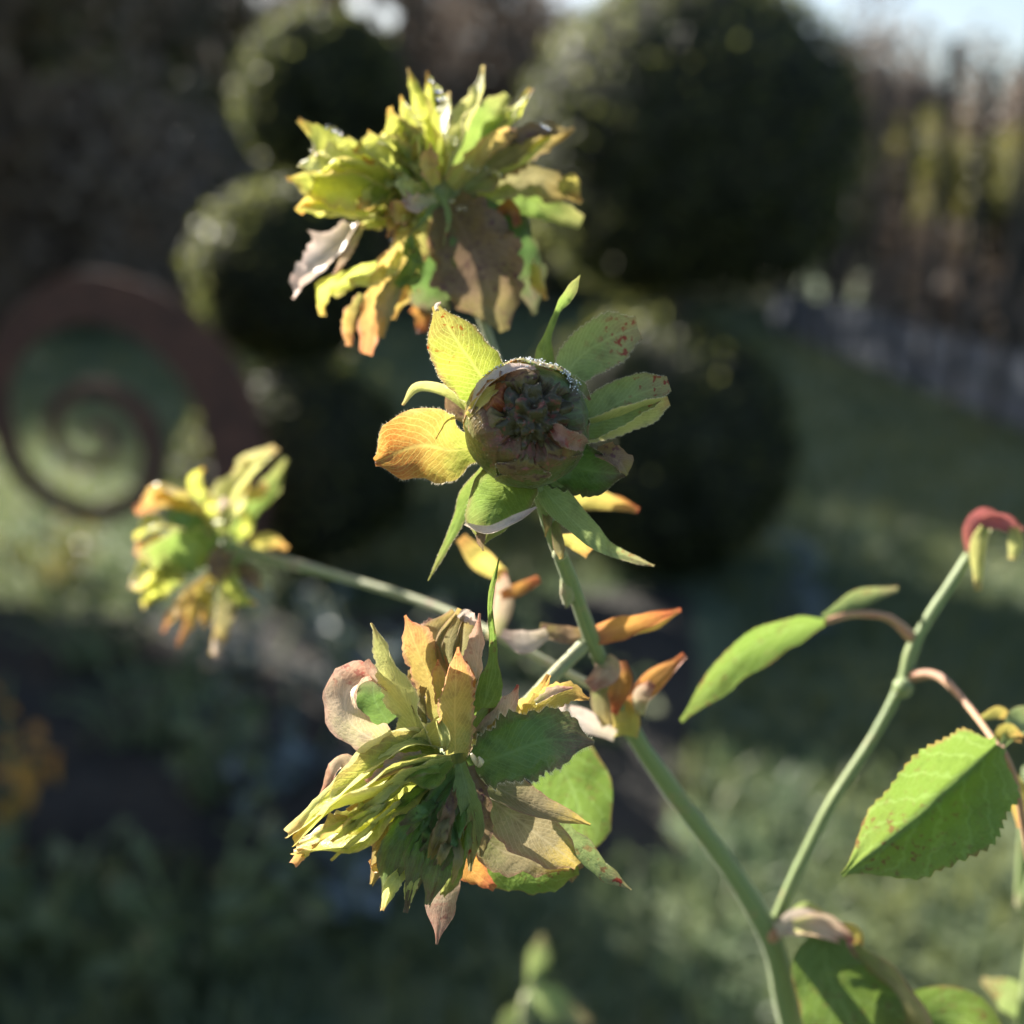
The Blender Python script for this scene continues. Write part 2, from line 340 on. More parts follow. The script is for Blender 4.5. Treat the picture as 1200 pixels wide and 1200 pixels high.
grass('grass', (-6.5, 6.5, 0.75, 11), 90000, 'short mown lawn grass around the clipped shrubs', 0.03, 0.07, in_bed)
mb = MB(); vs = []; fs = []
N = 40
for j in range(N + 1):
    for i in range(N + 1):
        x = -3.2 + 3.7 * i / N; y = 1.46 + 1.3 * j / N
        edge = min(i, N - i, j, N - j) / 4.0
        x += 0.10 * math.sin(y * 3) * (i / N); y += 0.12 * math.sin(x * 2.1) * (j / N)
        vs.append(Vector((x, y, min(1, edge) * 0.05 - 0.012 + 0.03 * min(1, edge) * noise.noise(Vector((x * 4, y * 4, 0))))))
for j in range(N):
    for i in range(N):
        a = j * (N + 1) + i; fs.append((a, a + 1, a + N + 2, a + N + 1))
mb.add(vs, fs); bed = mb.build('planting_bed', M['soil']); bed['kind'] = 'structure'

# ------------------------------------------------------------------ leafy masses
def leaf_quad(vs, fs, c, nrm, up, L, W, bend=0.25):
    nrm = nrm.normalized(); t = up - nrm * up.dot(nrm)
    if t.length < 1e-4: t = nrm.orthogonal()
    t.normalize(); s = t.cross(nrm); k = len(vs)
    vs += [c - t * L * .5, c + s * W * .5 + nrm * L * bend * .3, c + t * L * .5 - nrm * L * bend * .3, c - s * W * .5 + nrm * L * bend * .3]
    fs.append((k, k + 1, k + 2, k + 3))
def rvec(g):
    while True:
        v = Vector((g.uniform(-1, 1), g.uniform(-1, 1), g.uniform(-1, 1)))
        if 0.05 < v.length < 1: return v.normalized()
def clipped_ball(name, parent, c, r, n, seed, L=0.023, squash=(1, 1, 1)):
    g = random.Random(seed); c = Vector(c); mb = MB()
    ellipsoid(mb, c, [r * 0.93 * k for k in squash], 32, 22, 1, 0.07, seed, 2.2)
    vs = []; fs = []; vs2 = []; fs2 = []
    for _ in range(n):
        d = rvec(g); k = 1 + 0.07 * noise.noise(d * 2.2 + Vector((seed, seed * 1.3, 0))) + 0.05 * noise.noise(d * 7 + Vector((seed, 0, 0)))
        rr = r * k * (0.98 + 0.035 * abs(g.gauss(0, 1)) - 0.03 * g.random())
        p = c + Vector((d.x * squash[0], d.y * squash[1], d.z * squash[2])) * rr
        l = L * g.uniform(0.7, 1.4)
        if g.random() < .13: leaf_quad(vs2, fs2, p + d * r * g.uniform(.02, .07), rvec(g), d + rvec(g) * .5, l * 1.2, l * 0.7)  # protruding leaves take the painted rim-light colour
        else: leaf_quad(vs, fs, p, d + rvec(g) * 0.9, rvec(g), l, l * 0.6)
    mb.add(vs, fs); mb.add(vs2, fs2, None, 2)
    return mb.build(name, [M['box'], M['boxcore'], M['box_rim']], parent, origin=c)

def topiary(name, balls, label, base, trunk_top, group=None):
    root = empty(name, base); tag(root, label, 'topiary', group)
    mb = MB(); tube(mb, [base, (Vector(base) + Vector(trunk_top)) / 2 + Vector((0.02, 0.01, 0)), trunk_top], [0.045, 0.038, 0.03], 16, 10, 0, 0.15)
    mb.build('trunk', M['bark'], root)
    for i, (c, r, n, sq) in enumerate(balls): clipped_ball('foliage_ball', root, c, r, n, 11 + i * 7 + len(label), squash=sq)
    return root
# big two-tier shrub
DA = 3.25
pA = at(806, 170, DA); pB = at(778, 525, 3.05)
sA = DA / FPX; sB = 3.05 / FPX
topiary('topiary_shrub', [(pA, 192 * sA, 15000, (1, 1, 0.95)), (pB, 142 * sB, 9000, (1.05, 1.05, 1.0))],
        'large clipped evergreen shrub with one huge ball above a smaller one', (pB.x, pB.y + .05, 0.0), (pA.x, pA.y, pA.z))
# three-ball shrub
pC = at(378, 118, 3.15); pD = at(338, 322, 3.1); pE = at(352, 545, 3.0); s3 = 3.1 / FPX
topiary('topiary_shrub', [(pC, 98 * s3, 6000, (1, 1, 1)), (pD, 108 * s3, 7000, (1, 1, .95)), (pE, 116 * s3, 7500, (1.1, 1.1, .95))],
        'slim clipped evergreen shrub of three stacked balls beside the rusty spiral', (pE.x, pE.y, 0.0), (pC.x, pC.y, pC.z))

def mound(name, label, c, r, hh, n, mat, seed, L=.045):
    rt = empty(name, (c[0], c[1], 0)); tag(rt, label, 'shrub'); g = random.Random(seed); mb = MB(); vs = []; fs = []
    for _ in range(n):
        d = rvec(g); d.z = abs(d.z); q = Vector((c[0] + d.x * r * (1 + .2 * noise.noise(d * 3)), c[1] + d.y * r, d.z * hh * (1 + .25 * noise.noise(d * 3 + Vector((5, 0, seed)))))) * 1.0
        q = Vector((c[0], c[1], 0)).lerp(q, g.random() ** .3); l = L * g.uniform(.6, 1.3); leaf_quad(vs, fs, q, rvec(g) + d * .6, rvec(g), l, l * .6)
    mb.add(vs, fs); mb.build('foliage', mat, rt, smooth=False)['kind'] = 'stuff'
    mb = MB()
    for k in range(7): tube(mb, [Vector((c[0], c[1], -.01)), Vector((c[0] + g.uniform(-.6, .6) * r, c[1] + g.uniform(-.6, .6) * r, hh * .8))], [.01, .004], 5, 5)
    mb.build('branches', M['bark'], rt)
mound('golden_shrub', 'sunlit golden green mound between the two balls of the large clipped shrub', (.36, 3.72), .42, .68, 2600, M['l_gold'], 5)
mound('golden_shrub', 'small sunlit yellow green mound at the foot of the three-ball shrub', (-.62, 3.55), .30, .55, 1600, M['l_gold'], 6)
# ------------------------------------------------------------------ rusty spiral sculpture
def spiral():
    dep = 2.55; k = dep / FPX
    base = at(268, 600, dep); base.z = 0
    root = empty('metal_spiral', base); tag(root, 'rusty flat steel spiral standing on a stake at the lawn edge', 'sculpture')
    # (angle deg counterclockwise from picture right, radius px, band width px)
    key = [(-40, 195, 74), (0, 165, 72), (45, 158, 66), (90, 158, 54), (135, 130, 38), (180, 102, 26), (225, 98, 24), (270, 98, 24), (315, 86, 26), (360, 68, 26), (405, 58, 22), (450, 52, 19), (495, 49, 16), (540, 45, 15), (585, 42, 14), (630, 37, 14), (675, 28, 13), (720, 19, 14), (770, 10, 15), (820, 3, 13)]
    cx, cy = 108, 508; n = 150; mb = MB(); vs = []; fs = []; th = 0.006
    U = Vector((0, 0, 1))
    c0 = at(cx, cy, dep)
    def pt(ang, r): return c0 + (RIGHT * math.cos(R(ang)) + U * math.sin(R(ang))) * (r * k)
    for i in range(n + 1):
        x = i / n * (len(key) - 1); j = min(int(x), len(key) - 2); f = x - j
        a = key[j][0] * (1 - f) + key[j + 1][0] * f; r = key[j][1] * (1 - f) + key[j + 1][1] * f; w = key[j][2] * (1 - f) + key[j + 1][2] * f
        for rr in (r - w / 2, r + w / 2):
            p = pt(a, max(rr, 0.2)); vs += [p - Vector((0, th, 0)), p + Vector((0, th, 0))]
    for i in range(n):
        a = i * 4; b = a + 4
        fs += [(a, b, b + 2, a + 2), (a + 1, a + 3, b + 3, b + 1), (a, a + 1, b + 1, b), (a + 2, b + 2, b + 3, a + 3)]
    fs += [(0, 2, 3, 1), (n * 4, n * 4 + 1, n * 4 + 3, n * 4 + 2)]
    mb.add(vs, fs); mb.build('spiral_band', M['rust'], root, smooth=False)
    p = pt(-40, 195); q = Vector((p.x + 0.01, p.y, -0.02)); mb = MB()
    w = 36 * k
    box(mb, ((p.x + q.x) / 2, p.y + 0.011, (p.z + 0.03) / 2), (0.05, 0.009, p.z + 0.03))
    mb.build('stake', M['rust'], root, smooth=False)
spiral()

# ------------------------------------------------------------------ fence at the lawn's far side
def fence():
    A = ground(905, 386); B = ground(1290, 552); A.z = B.z = 0
    root = empty('garden_fence', A); tag(root, 'tall dark posts with low blue grey boards between them along the lawn', 'fence')
    d = (B - A); L = d.length; d.normalize(); rz = math.atan2(d.y, d.x); nb = 11
    for i in range(nb + 1):
        p = A + d * (L * i / nb); mb = MB(); h = 1.75 + 0.1 * math.sin(i * 3)
        box(mb, (p.x, p.y, h / 2 - 0.02), (0.05, 0.05, h), rz + 0.03 * math.sin(i * 5)); mb.build('post', M['post'], root, smooth=False)
    for i in range(nb):
        p = A + d * (L * (i + .5) / nb)
        for j in range(2):
            mb = MB(); box(mb, (p.x, p.y, 0.115 + j * 0.165), (L / nb - 0.09, 0.024, 0.150), rz, rx=0.008 * math.sin(i * 7 + j * 3)); mb.build('board', M['board'], root, smooth=False)
fence()

# ------------------------------------------------------------------ trees and hedge plants beyond
def tree(name, label, cat, p, h, trunk_r, blobs, n, mat, L, group=None, seed=1, limbs=7, lean=0.1, hole=None):
    g = random.Random(seed); p = Vector(p); root = empty(name, p); tag(root, label, cat, group)
    mb = MB(); top = p + Vector((g.uniform(-lean, lean) * h, g.uniform(-lean, lean) * h, h * 0.85))
    tube(mb, [p - Vector((0, 0, .05)), p.lerp(top, .4) + Vector((g.uniform(-.05, .05), 0, 0)) * h, top], [trunk_r, trunk_r * .75, trunk_r * .25], 14, 8, 0, 0.2)
    for b in blobs[:limbs]:
        s = p.lerp(top, g.uniform(.3, .75)); e = p + Vector(b[0]); mid = s.lerp(e, .5) + Vector((0, 0, .08 * h))
        tube(mb, [s, mid, e], [trunk_r * .4, trunk_r * .25, trunk_r * .08], 6, 6)
    mb.build('trunk', M['bark'], root)
    mb = MB(); vs = []; fs = []
    vol = sum(b[1] ** 2 for b in blobs)
    for (c, r) in blobs:
        c = p + Vector(c)
        for _ in range(int(n * r * r / vol)):
            d = rvec(g); q = c + d * r * (g.random() ** 0.45) * (1 + 0.35 * noise.noise(d * 3 + c))
            if q.z < 0.02: continue
            if hole and hole(q): continue
            l = L * g.uniform(.6, 1.4); leaf_quad(vs, fs, q, rvec(g) + Vector((0, 0, .5)), rvec(g), l, l * .6)
    mb.add(vs, fs); mb.build('crown', mat, root, smooth=False)
    return root
def blobs_for(g, h, spread, n, zlo=0.3, r=0.22):
    return [((g.uniform(-spread, spread) * (1 - 0.4 * k / n), g.uniform(-spread, spread) * .6, h * (zlo + (1 - zlo) * (k + g.random()) / n)), h * r * g.uniform(.7, 1.15)) for k in range(n)]
def sky_gap(q):
    v = q - CAM; d = v.dot(FWD); px = 600 + FPX * v.dot(RIGHT) / d; py = 600 - FPX * v.dot(UP) / d
    return (px - 452) ** 2 + (py - 20) ** 2 < 15 ** 2 or (px - 422) ** 2 + (py - 4) ** 2 < 13 ** 2
g = random.Random(5)
kinds = [('l_brown', 'brown leaved beech tree', 'tree'), ('l_grey', 'grey bare twigged tree', 'tree'), ('l_green', 'dark evergreen tree', 'tree')]
row = [(-81, 8.85, 3.9, 'l_brown', 'russet leaved beech tree mostly out of view, placed to shade the lawn'),  # trunk outside the view; place and height chosen to shade the lawn
       (60, 9.6, 6.0, 'l_grey', 'grey twiggy tree between the russet beech and the three-ball shrub'),
       (210, 10.5, 6.0, 'l_green', 'dark evergreen tree right behind the three-ball shrub'),
       (330, 12.0, 3.7, 'l_grey', 'tall grey twiggy tree with a bright gap of sky in it'),
       (470, 11.0, 3.6, 'l_brown', 'brown leaved tree between the two clipped shrubs'),
       (600, 12.5, 3.8, 'l_grey', 'greyish thin crowned tree behind the large clipped ball'),
       (760, 12.0, 3.6, 'l_green', 'evergreen tree hidden behind the large clipped ball'),
       (930, 12.5, 2.35, 'l_grey', 'low grey twiggy tree at the far end of the fence'),
       (1040, 11.5, 1.9, 'l_brown', 'low brown leaved tree behind the middle of the fence'),
       (1160, 9.0, 1.7, 'l_grey', 'grey leafless shrub behind the near fence bays'),
       (1270, 8.0, 1.9, 'l_brown', 'brown hedge tree at the near end of the fence')]
for i, (px, Y, h, mt, lab) in enumerate(row):
    r_ = ray(px, 240); p = CAM + r_ * (Y / r_.y); p.z = 0
    bl = blobs_for(g, h, 1.25, 9, 0.06, 0.2 if h > 3 else 0.3)
    tree('tree', lab, 'tree', p, h, 0.09, bl, 24000 if h > 5 or h == 3.9 else 8200, M[mt], 0.10, 'trees beyond the lawn', 20 + i, hole=sky_gap)  # thicker crowns on the trees sized to shade the lawn
for i in range(14):                                    # far mixed hedge, plant by plant
    px = -90 + i * 64; r_ = ray(px, 240); p = CAM + r_ * ((13.5 + .5 * math.sin(i * 2.3)) / r_.y); p.z = 0
    top = 3.15 + .2 * math.sin(i * 1.7) if px < 640 else 2.7
    if abs(px - 436) < 40: top = 2.75
    bl = [((g.uniform(-.3, .3), g.uniform(-.3, .3), top * (k + .6) / 6), .62) for k in range(6)]
    tree('hedge_plant', 'tall brown hedge plant in the close row behind the trees' if i % 3 else 'dark green hedge plant among the brown ones behind the trees', 'hedge', p, top * .9, .05, bl, 5200, M['l_brown' if i % 3 else 'l_green'], .11, 'far hedge row', 300 + i, hole=sky_gap)
for i, (px, Y, h, w) in enumerate([(1085, 8.6, 1.5, .5), (1150, 7.6, 1.25, .36), (1010, 10.5, 1.35, .5), (1215, 7.2, 1.2, .4)]):
    r_ = ray(px, 240); p = CAM + r_ * (Y / r_.y); p.z = 0
    bl = [((g.uniform(-w, w), g.uniform(-w, w), h * g.uniform(.55, 1)), w * g.uniform(.5, .8)) for _ in range(6)]
    tree('yellow_shrub', ['yellow green shrub growing behind the middle fence posts', 'small yellowing shrub close behind the near fence boards', 'yellow green shrub beyond the far half of the fence', 'gold leaved shrub at the near end of the fence'][i], 'shrub', p, h, 0.03, bl, 2600, M['l_yellow'], 0.08, 'yellowing shrubs behind the fence', 60 + i)
# slim dark trunks behind the fence
for i, (px, Y, h) in enumerate([(985, 11, 3.2), (1058, 9.4, 2.2), (1118, 10.4, 2.4), (1190, 8.8, 2.0)]):
    r_ = ray(px, 240); p = CAM + r_ * (Y / r_.y); p.z = 0
    tree('young_tree', 'slim young tree with a thin bare stem behind the fence', 'tree', p, h, 0.055, [((g.uniform(-.4, .4), 0, h * .8), .35), ((g.uniform(-.4, .4), 0.1, h * .95), .3), ((0, .2, h * .7), .3)], 260, M['l_grey'], 0.09, 'slim young trees behind the fence', 80 + i)

for i, (x, y, r, hh, lab) in enumerate([(-1.95, 2.7, .56, 1.75, 'tall rounded clipped bush added out of view to shade the planting bed'), (-2.6, 2.0, .6, 1.7, 'broad clipped bush added further out of view to shade the planting bed')]):  # unseen bushes, added to throw shade on the bed and near lawn
    rt = empty('shade_bush', (x, y, 0)); tag(rt, lab, 'bush')
    clipped_ball('foliage_ball', rt, (x, y, hh * .52), r, 5000, 90 + i, L=.04, squash=(1, 1, hh * .5 / r))
    mb = MB(); tube(mb, [Vector((x, y, -.02)), Vector((x, y, .3))], [.05, .04], 6, 8); mb.build('trunk', M['bark'], rt)
# ------------------------------------------------------------------ planting-bed perennials
def perennial(name, label, p, h, w, n, mat, L, seed, group, cat='plant', ratio=0.55):
    g = random.Random(seed); p = Vector(p); root = empty(name, p); tag(root, label, cat, group)
    ms = MB(); mb = MB(); vs = []; fs = []
    for k in range(max(3, n // 8)):
        a = g.uniform(0, 6.28); rr = w * g.random() ** .6
        tip = p + Vector((math.cos(a) * rr, math.sin(a) * rr, h * g.uniform(.55, 1)))
        tube(ms, [p + Vector((math.cos(a), math.sin(a), 0)) * rr * .2 - Vector((0, 0, .01)), p.lerp(tip, .55) + Vector((0, 0, h * .1)), tip], [.004, .003, .0015], 5, 5)
        for j in range(8):
            t = (j + 1) / 8; q = p.lerp(tip, t) + rvec(g) * L * .55; l = L * g.uniform(.6, 1.25)
            leaf_quad(vs, fs, q, rvec(g) + Vector((0, 0, .9)), rvec(g), l, l * ratio, .4)
    ms.build('stems', M['stem'], root); ms_ = mb.add(vs, fs); o = mb.build('foliage', mat, root, smooth=False)
    o['kind'] = 'stuff'
    return root
bp = [(8, 1010, .36, .10, 34, 'l_autumn', .05, 'orange and gold leaved perennial at the edge of the bed'),
      (120, 800, .30, .22, 90, 'l_bed', .05, 'bushy green perennial at the foot of the rusty spiral'),
      (250, 960, .26, .16, 60, 'l_bed', .06, 'leafy green perennial under the yellow leaf'),
      (420, 830, .25, .24, 110, 'l_blue', .05, 'grey blue leaved perennial below the three-ball shrub'),
      (300, 800, .22, .2, 90, 'l_blue', .045, 'low silvery perennial between the spiral and the three-ball shrub'),
      (60, 1130, .2, .18, 80, 'l_bed', .05, 'low green ground perennial in front of the orange one'),
      (230, 1150, .2, .2, 90, 'l_bed', .05, 'spreading green perennial at the front of the bed'),
      (420, 1080, .18, .2, 90, 'l_blue', .05, 'spreading grey blue perennial at the front of the bed'),
      (560, 960, .2, .2, 80, 'l_bed', .05, 'dark green perennial behind the lower rose flower'),
      (945, 745, .22, .13, 60, 'l_blue', .07, 'clump of leaves tinted blue for reflected sky at the foot of the large shrub'),  # sky reflection put into the blue of the leaves
      (500, 880, .2, .2, 90, 'l_bed', .05, 'dense dark perennial below the stalk of the turned away flower'),
      (180, 890, .26, .2, 90, 'l_bed', .05, 'dense leafy perennial beside the orange and gold one'),
      (340, 930, .2, .2, 90, 'l_blue', .05, 'dusty blue perennial in the middle of the bed'),
      (80, 690, .2, .22, 90, 'l_yellow', .05, 'sunlit yellow green perennial at the back edge of the bed'),
      (700, 880, .18, .18, 80, 'l_bed', .05, 'low dark perennial at the bed corner under the large shrub'),
      (640, 800, .2, .2, 80, 'l_bed', .05, 'dark leafy perennial in front of the large two-tier shrub')]
for i, (px, py, h, w, n, mt, L, lab) in enumerate(bp):
    perennial('perennial', lab, ground(px, py), h, w, n, M[mt], L, 200 + i, 'perennials in the planting bed')

# ------------------------------------------------------------------ THE ROSE
root_p = ground(1000, 1195); root_p = Vector((0.16, 0.42, 0.03))
rose = empty('rose_plant', root_p)
tag(rose, 'rose plant with ragged green and gold flower heads on thin green stems', 'rose')
def FR(ox, oy, sc): return lambda p: (ox + p[0] * sc, oy + p[1] * sc)
FULL = FR(0, 0, 1.0)
def px_m(d): return (FOCUS + d / 1000) / FPX
def blade(name, parent, fr, sc, pts, w, mat, roll=0, cup=0.5, fold=0.0, serr=0.0, teeth=12, crum=0.06, pleat=0.0, pk=9.0, n=18, m=8, hair=0.0, rag=0.0, ruf=0.22, lit=0.0, tipc=0.0, dz=0.0, mb=None, d2=0.0, seed=None):
    """a thin petal, sepal or leaf blade along a spine; pts in picture units of frame fr with mm depths, w half widths in the same units"""
    global bl_seed
    bl_seed += 1; sd = seed if seed is not None else bl_seed
    P = [near(*fr(p), p[2] + dz) for p in pts]
    D = sum(p[2] for p in pts) / len(pts) + dz
    k = sc * px_m(D)
    if serr: n = max(n, teeth * 4)
    C = crom(P, n); vs = []; uv = []; fs = []
    W = [x * k for x in w]; wmax = max(W)
    edges = {0: [], m: []}; nprev = None; lit_s = None
    for i, p in enumerate(C):
        t = i / n; tan = (C[min(i + 1, n)] - C[max(i - 1, 0)])
        tan = tan.normalized() if tan.length > 1e-9 else Vector((0, 0, 1))
        view = (CAM - p).normalized(); nr = view - tan * view.dot(tan)
        nr = nr.normalized() if nr.length > 0.15 else (nprev or tan.orthogonal().normalized())
        if nprev is not None: nr = (nr * .5 + nprev * .5); nr = (nr - tan * nr.dot(tan)).normalized()
        nprev = nr
        ro = lerp_list(roll, t) if isinstance(roll, (list, tuple)) else roll
        cu = lerp_list(cup, t) if isinstance(cup, (list, tuple)) else cup
        if lit:
            A_ = Matrix.Rotation(R(abs(lit)), 3, tan) @ nr; B_ = Matrix.Rotation(R(-abs(lit)), 3, tan) @ nr
            if i == 0 or lit_s is None: lit_s = 1 if A_.dot(to_sun) > B_.dot(to_sun) else -1
            ro = ro * .3 + lit * lit_s
        nn = Matrix.Rotation(R(ro), 3, tan) @ nr; ac = tan.cross(nn).normalized()
        ww = lerp_list(W, t) / max(.45, math.cos(R(ro)))
        for j in range(m + 1):
            s = -1 + 2 * j / m; sw = ww
            if serr and j in (0, m):
                sw *= 1 + serr * (((t * teeth + (0.37 if j else 0)) % 1.0) - 0.5)
            if rag and j in (0, m, 1, m - 1): sw *= 1 + rag * (1.2 * noise.noise(Vector((t * 8, j * 3.3, sd * 1.7))) + .8 * noise.noise(Vector((t * 24, j * 3.3, sd * 2.9))))
            if abs(cu) > 1e-3: x = math.sin(cu * s) / cu; z = (1 - math.cos(cu * s)) / cu
            else: x, z = s, 0
            q = p + ac * (x * sw) + nn * (z * sw)
            q += nn * (fold * abs(s) * sw + tipc * wmax * max(0, t - .55) ** 2 * 5)
            q += nn * (ruf * ww * s * s * noise.noise(Vector((t * 5.5, s * 1.3 + 9, sd * 3.1))) * min(1, t * 2.5))
            q += nn * (pleat * sw * math.sin(s * pk + 1.5 * noise.noise(Vector((t * 3, sd, 0)))) * math.sin(math.pi * min(1, t * 1.1 + .05)))
            q += nn * (crum * wmax * (noise.noise(Vector((s * 1.6, t * 4, sd * 2.3))) + .5 * noise.noise(Vector((s * 4, t * 9, sd * 5.1)))) * min(1, t * 3))
            vs.append(q); uv.append((j / m, t))
            if j in edges: edges[j].append((q, ac * (1 if j else -1), tan, nn))
    for i in range(n):
        for j in range(m):
            a = i * (m + 1) + j; fs.append((a, a + 1, a + m + 2, a + m + 1))
    own = mb is None
    if own: mb = MB()
    mb.add(vs, fs, uv, 0)
    if hair:
        hv = []; hf = []; g = random.Random(sd); hl = hair * 1e-3
        for j in edges:
            E = edges[j]
            for i in range(2, n):
                for q_ in range(5):
                    f = g.random(); a = E[i][0].lerp(E[i - 1][0], f); dr = (E[i][1] + E[i][2] * g.uniform(-.1, .9) + E[i][3] * g.uniform(-.6, .6)).normalized()
                    sd_ = dr.cross(E[i][3]).normalized() * 0.00003; l = hl * g.uniform(.4, 1.2); kk = len(hv)
                    hv += [a - sd_, a + sd_, a + dr * l]; hf.append((kk, kk + 1, kk + 2))
        mb.add(hv, hf, [(0.5, 0.5)] * len(hv), 1)
    if own: return mb.build(name, [M[mat], M['hair']], parent)
bl_seed = 0
lr = random.Random(17)
def stem_part(name, pts, radii_px, mat, parent=None, rough=0.12, n=40, sides=12, label=None):
    mb = MB(); P = [near(*p) for p in pts]
    rad = [r * px_m(p[2]) for r, p in zip(radii_px, pts)]
    C = crom(P, 6 * (len(P) - 1))
    tube(mb, P, rad, n, sides, 0, rough); o = mb.build(name, mat, parent or rose)
    if label: o['label'] = label
    return o
main = stem_part('stem', [(950, 1290, 95), (925, 1190, 88), (903, 1100, 82), (850, 1010, 72), (790, 930, 62), (740, 855, 52), (700, 765, 42), (672, 690, 28), (645, 620, 16), (626, 560, 9)],
                 [16, 15.5, 14, 11.5, 11, 10.5, 9.5, 9, 8.5, 8], M['stem'])
# the part of the main stem below the picture, down to the soil
pb = near(950, 1290, 95); mb = MB(); tube(mb, [pb + Vector((0, 0, .003)), pb.lerp(root_p, .5) + Vector((0.015, .01, 0)), root_p - Vector((0, 0, .04))], [23 * px_m(95), .0046, .006], 24, 12, 0, .1); mb.build('stem', M['stem'], rose)
stem_part('side_stem', [(903, 1095, 82), (935, 1020, 80), (975, 940, 78), (1020, 870, 78), (1055, 805, 78), (1068, 765, 78), (1085, 730, 77), (1140, 645, 76)], [7.5, 7, 6.5, 6, 6.5, 8, 6.5, 6], M['stem'])
stem_part('flower_stalk', [(560, 862, 18), (610, 830, 26), (655, 785, 36), (698, 742, 42)], [8, 7.5, 8, 9], M['stem_b'])
stem_part('flower_stalk', [(268, 640, 140), (320, 655, 136), (420, 682, 118), (520, 715, 98), (620, 765, 72), (715, 815, 48)], [9, 7.5, 5, 5, 5, 6], M['stem_b'])
stem_part('flower_stalk', [(520, 245, 62), (560, 360, 60), (610, 500, 56), (655, 640, 48), (690, 735, 42)], [7, 6, 6, 6, 8], M['stem_b'])
mb = MB(); ellipsoid(mb, near(656, 649, 18), (9 * px_m(18),) * 3, 10, 8, 0, .2); ellipsoid(mb, near(665, 688, 27), (9 * px_m(22), 9 * px_m(22), 24 * px_m(22)), 12, 10, 0, .35)
mb.build('stem_node', M['stem_b'], rose)

# ---- flower head seen face-on with a round closed centre
f2 = FR(420, 320, 380 / 1200); S2 = 380 / 1200
mb = MB(); ellipsoid(mb, near(619, 502, 14), [52 * px_m(12)] * 3, 20, 14, 0, .05, 2.0); 
head2 = mb.build('flower_head', M['core'], rose); head2['label'] = 'flower head with a round closed centre and five broad spotted sepals'
def b2(nm, pts, w, mat, **k): return blade(nm, head2, f2, S2, pts, w, mat, **k)
b2('petal', [(520, 470, 10), (440, 360, 4), (370, 260, -2), (285, 118, -7)], [50, 118, 128, 105, 16], 'spot', roll=-18, cup=.75, hair=.45, rag=.06, crum=.05, n=26, m=10)
b2('petal', [(740, 420, 15), (815, 315, 17), (910, 250, 17), (1035, 200, 18)], [36, 84, 100, 102, 46], 'dull', roll=12, cup=.6, serr=.10, teeth=15, hair=.35, n=26, m=10)
b2('petal', [(760, 600, 10), (900, 515, 9), (1030, 450, 8), (1150, 410, 7)], [50, 82, 88, 80, 36], 'dull', roll=-10, cup=[.4, .6, .9, 1.0], fold=-.25, serr=.07, teeth=12, hair=.35, n=26, m=10)
b2('petal', [(770, 600, 11), (900, 560, 10), (1040, 510, 8), (1148, 470, 7)], [30, 48, 56, 50, 20], 'pale', roll=35, cup=.7, serr=.10, teeth=14, hair=.35)
b2('petal', [(660, 700, 10), (790, 715, 10), (900, 735, 8), (990, 745, 6)], [70, 110, 112, 85, 14], 'dark', roll=14, cup=[.6, .9, 1.3, 1.6], rag=.25, crum=.12, n=24, m=10, hair=.3)
b2('petal', [(600, 720, 9), (540, 820, 6), (490, 900, 3), (455, 1015, 2)], [70, 125, 135, 110, 10], 'green', roll=8, cup=[.5, .9, 1.25, 1.5], crum=.07, n=26, m=10, hair=.35)
b2('petal', [(470, 640, 10), (350, 655, 6), (220, 640, 0), (62, 700, 2)], [50, 62, 128, 150, 128, 20], 'russet', roll=6, cup=[.4, .6, .9, 1.2], hair=.7, crum=.09, n=28, m=12, rag=.05)
b2('petal', [(392, 930, 0), (480, 958, -3), (585, 915, -3), (660, 868, 0)], [8, 20, 18, 6], 'white', roll=-40, cup=1.2, hair=.3, crum=.2)  # curled rim; its white stands for sunlight along the edge
b2('petal', [(880, 660, 6), (930, 680, 3), (975, 710, 3), (992, 748, 4)], [20, 46, 44, 8], 'brown', roll=-30, cup=1.3, crum=.25, rag=.3)
b2('petal', [(455, 950, 1), (452, 985, 0), (462, 1028, 1)], [22, 18, 3], 'brown', crum=.3, rag=.3)
b2('petal', [(292, 140, -7), (288, 122, -8), (305, 108, -7)], [9, 10, 4], 'white', crum=.3, cup=1.3)
b2('sepal', [(410, 500, 12), (320, 440, 12), (220, 425, 9), (165, 490, 8)], [26, 24, 20, 6], 'pale', cup=.9, roll=25)
b2('sepal', [(490, 730, 12), (400, 850, 13), (335, 985, 12), (258, 1138, 11)], [45, 52, 24, 14, 3], 'green', cup=.6, roll=-20, hair=.3)
b2('sepal', [(680, 350, 14), (690, 260, 13), (735, 140, 12), (775, 80, 11), (820, 8, 11)], [48, 38, 15, 12, 24, 24, 3], 'green', cup=.8, roll=20)
b2('sepal', [(670, 780, 10), (760, 880, 9), (890, 1000, 9), (990, 1050, 14), (1095, 1085, 20)], [46, 60, 46, 24, 16, 4], 'dull', cup=.6, roll=-25, hair=.25)
b2('sepal', [(690, 850, 13), (700, 910, 12), (692, 975, 12)], [18, 20, 3], 'olive', cup=.8)
b2('sepal', [(330, 440, 14), (350, 500, 14), (400, 540, 13)], [12, 30, 24], 'brown', cup=.8, crum=.2)
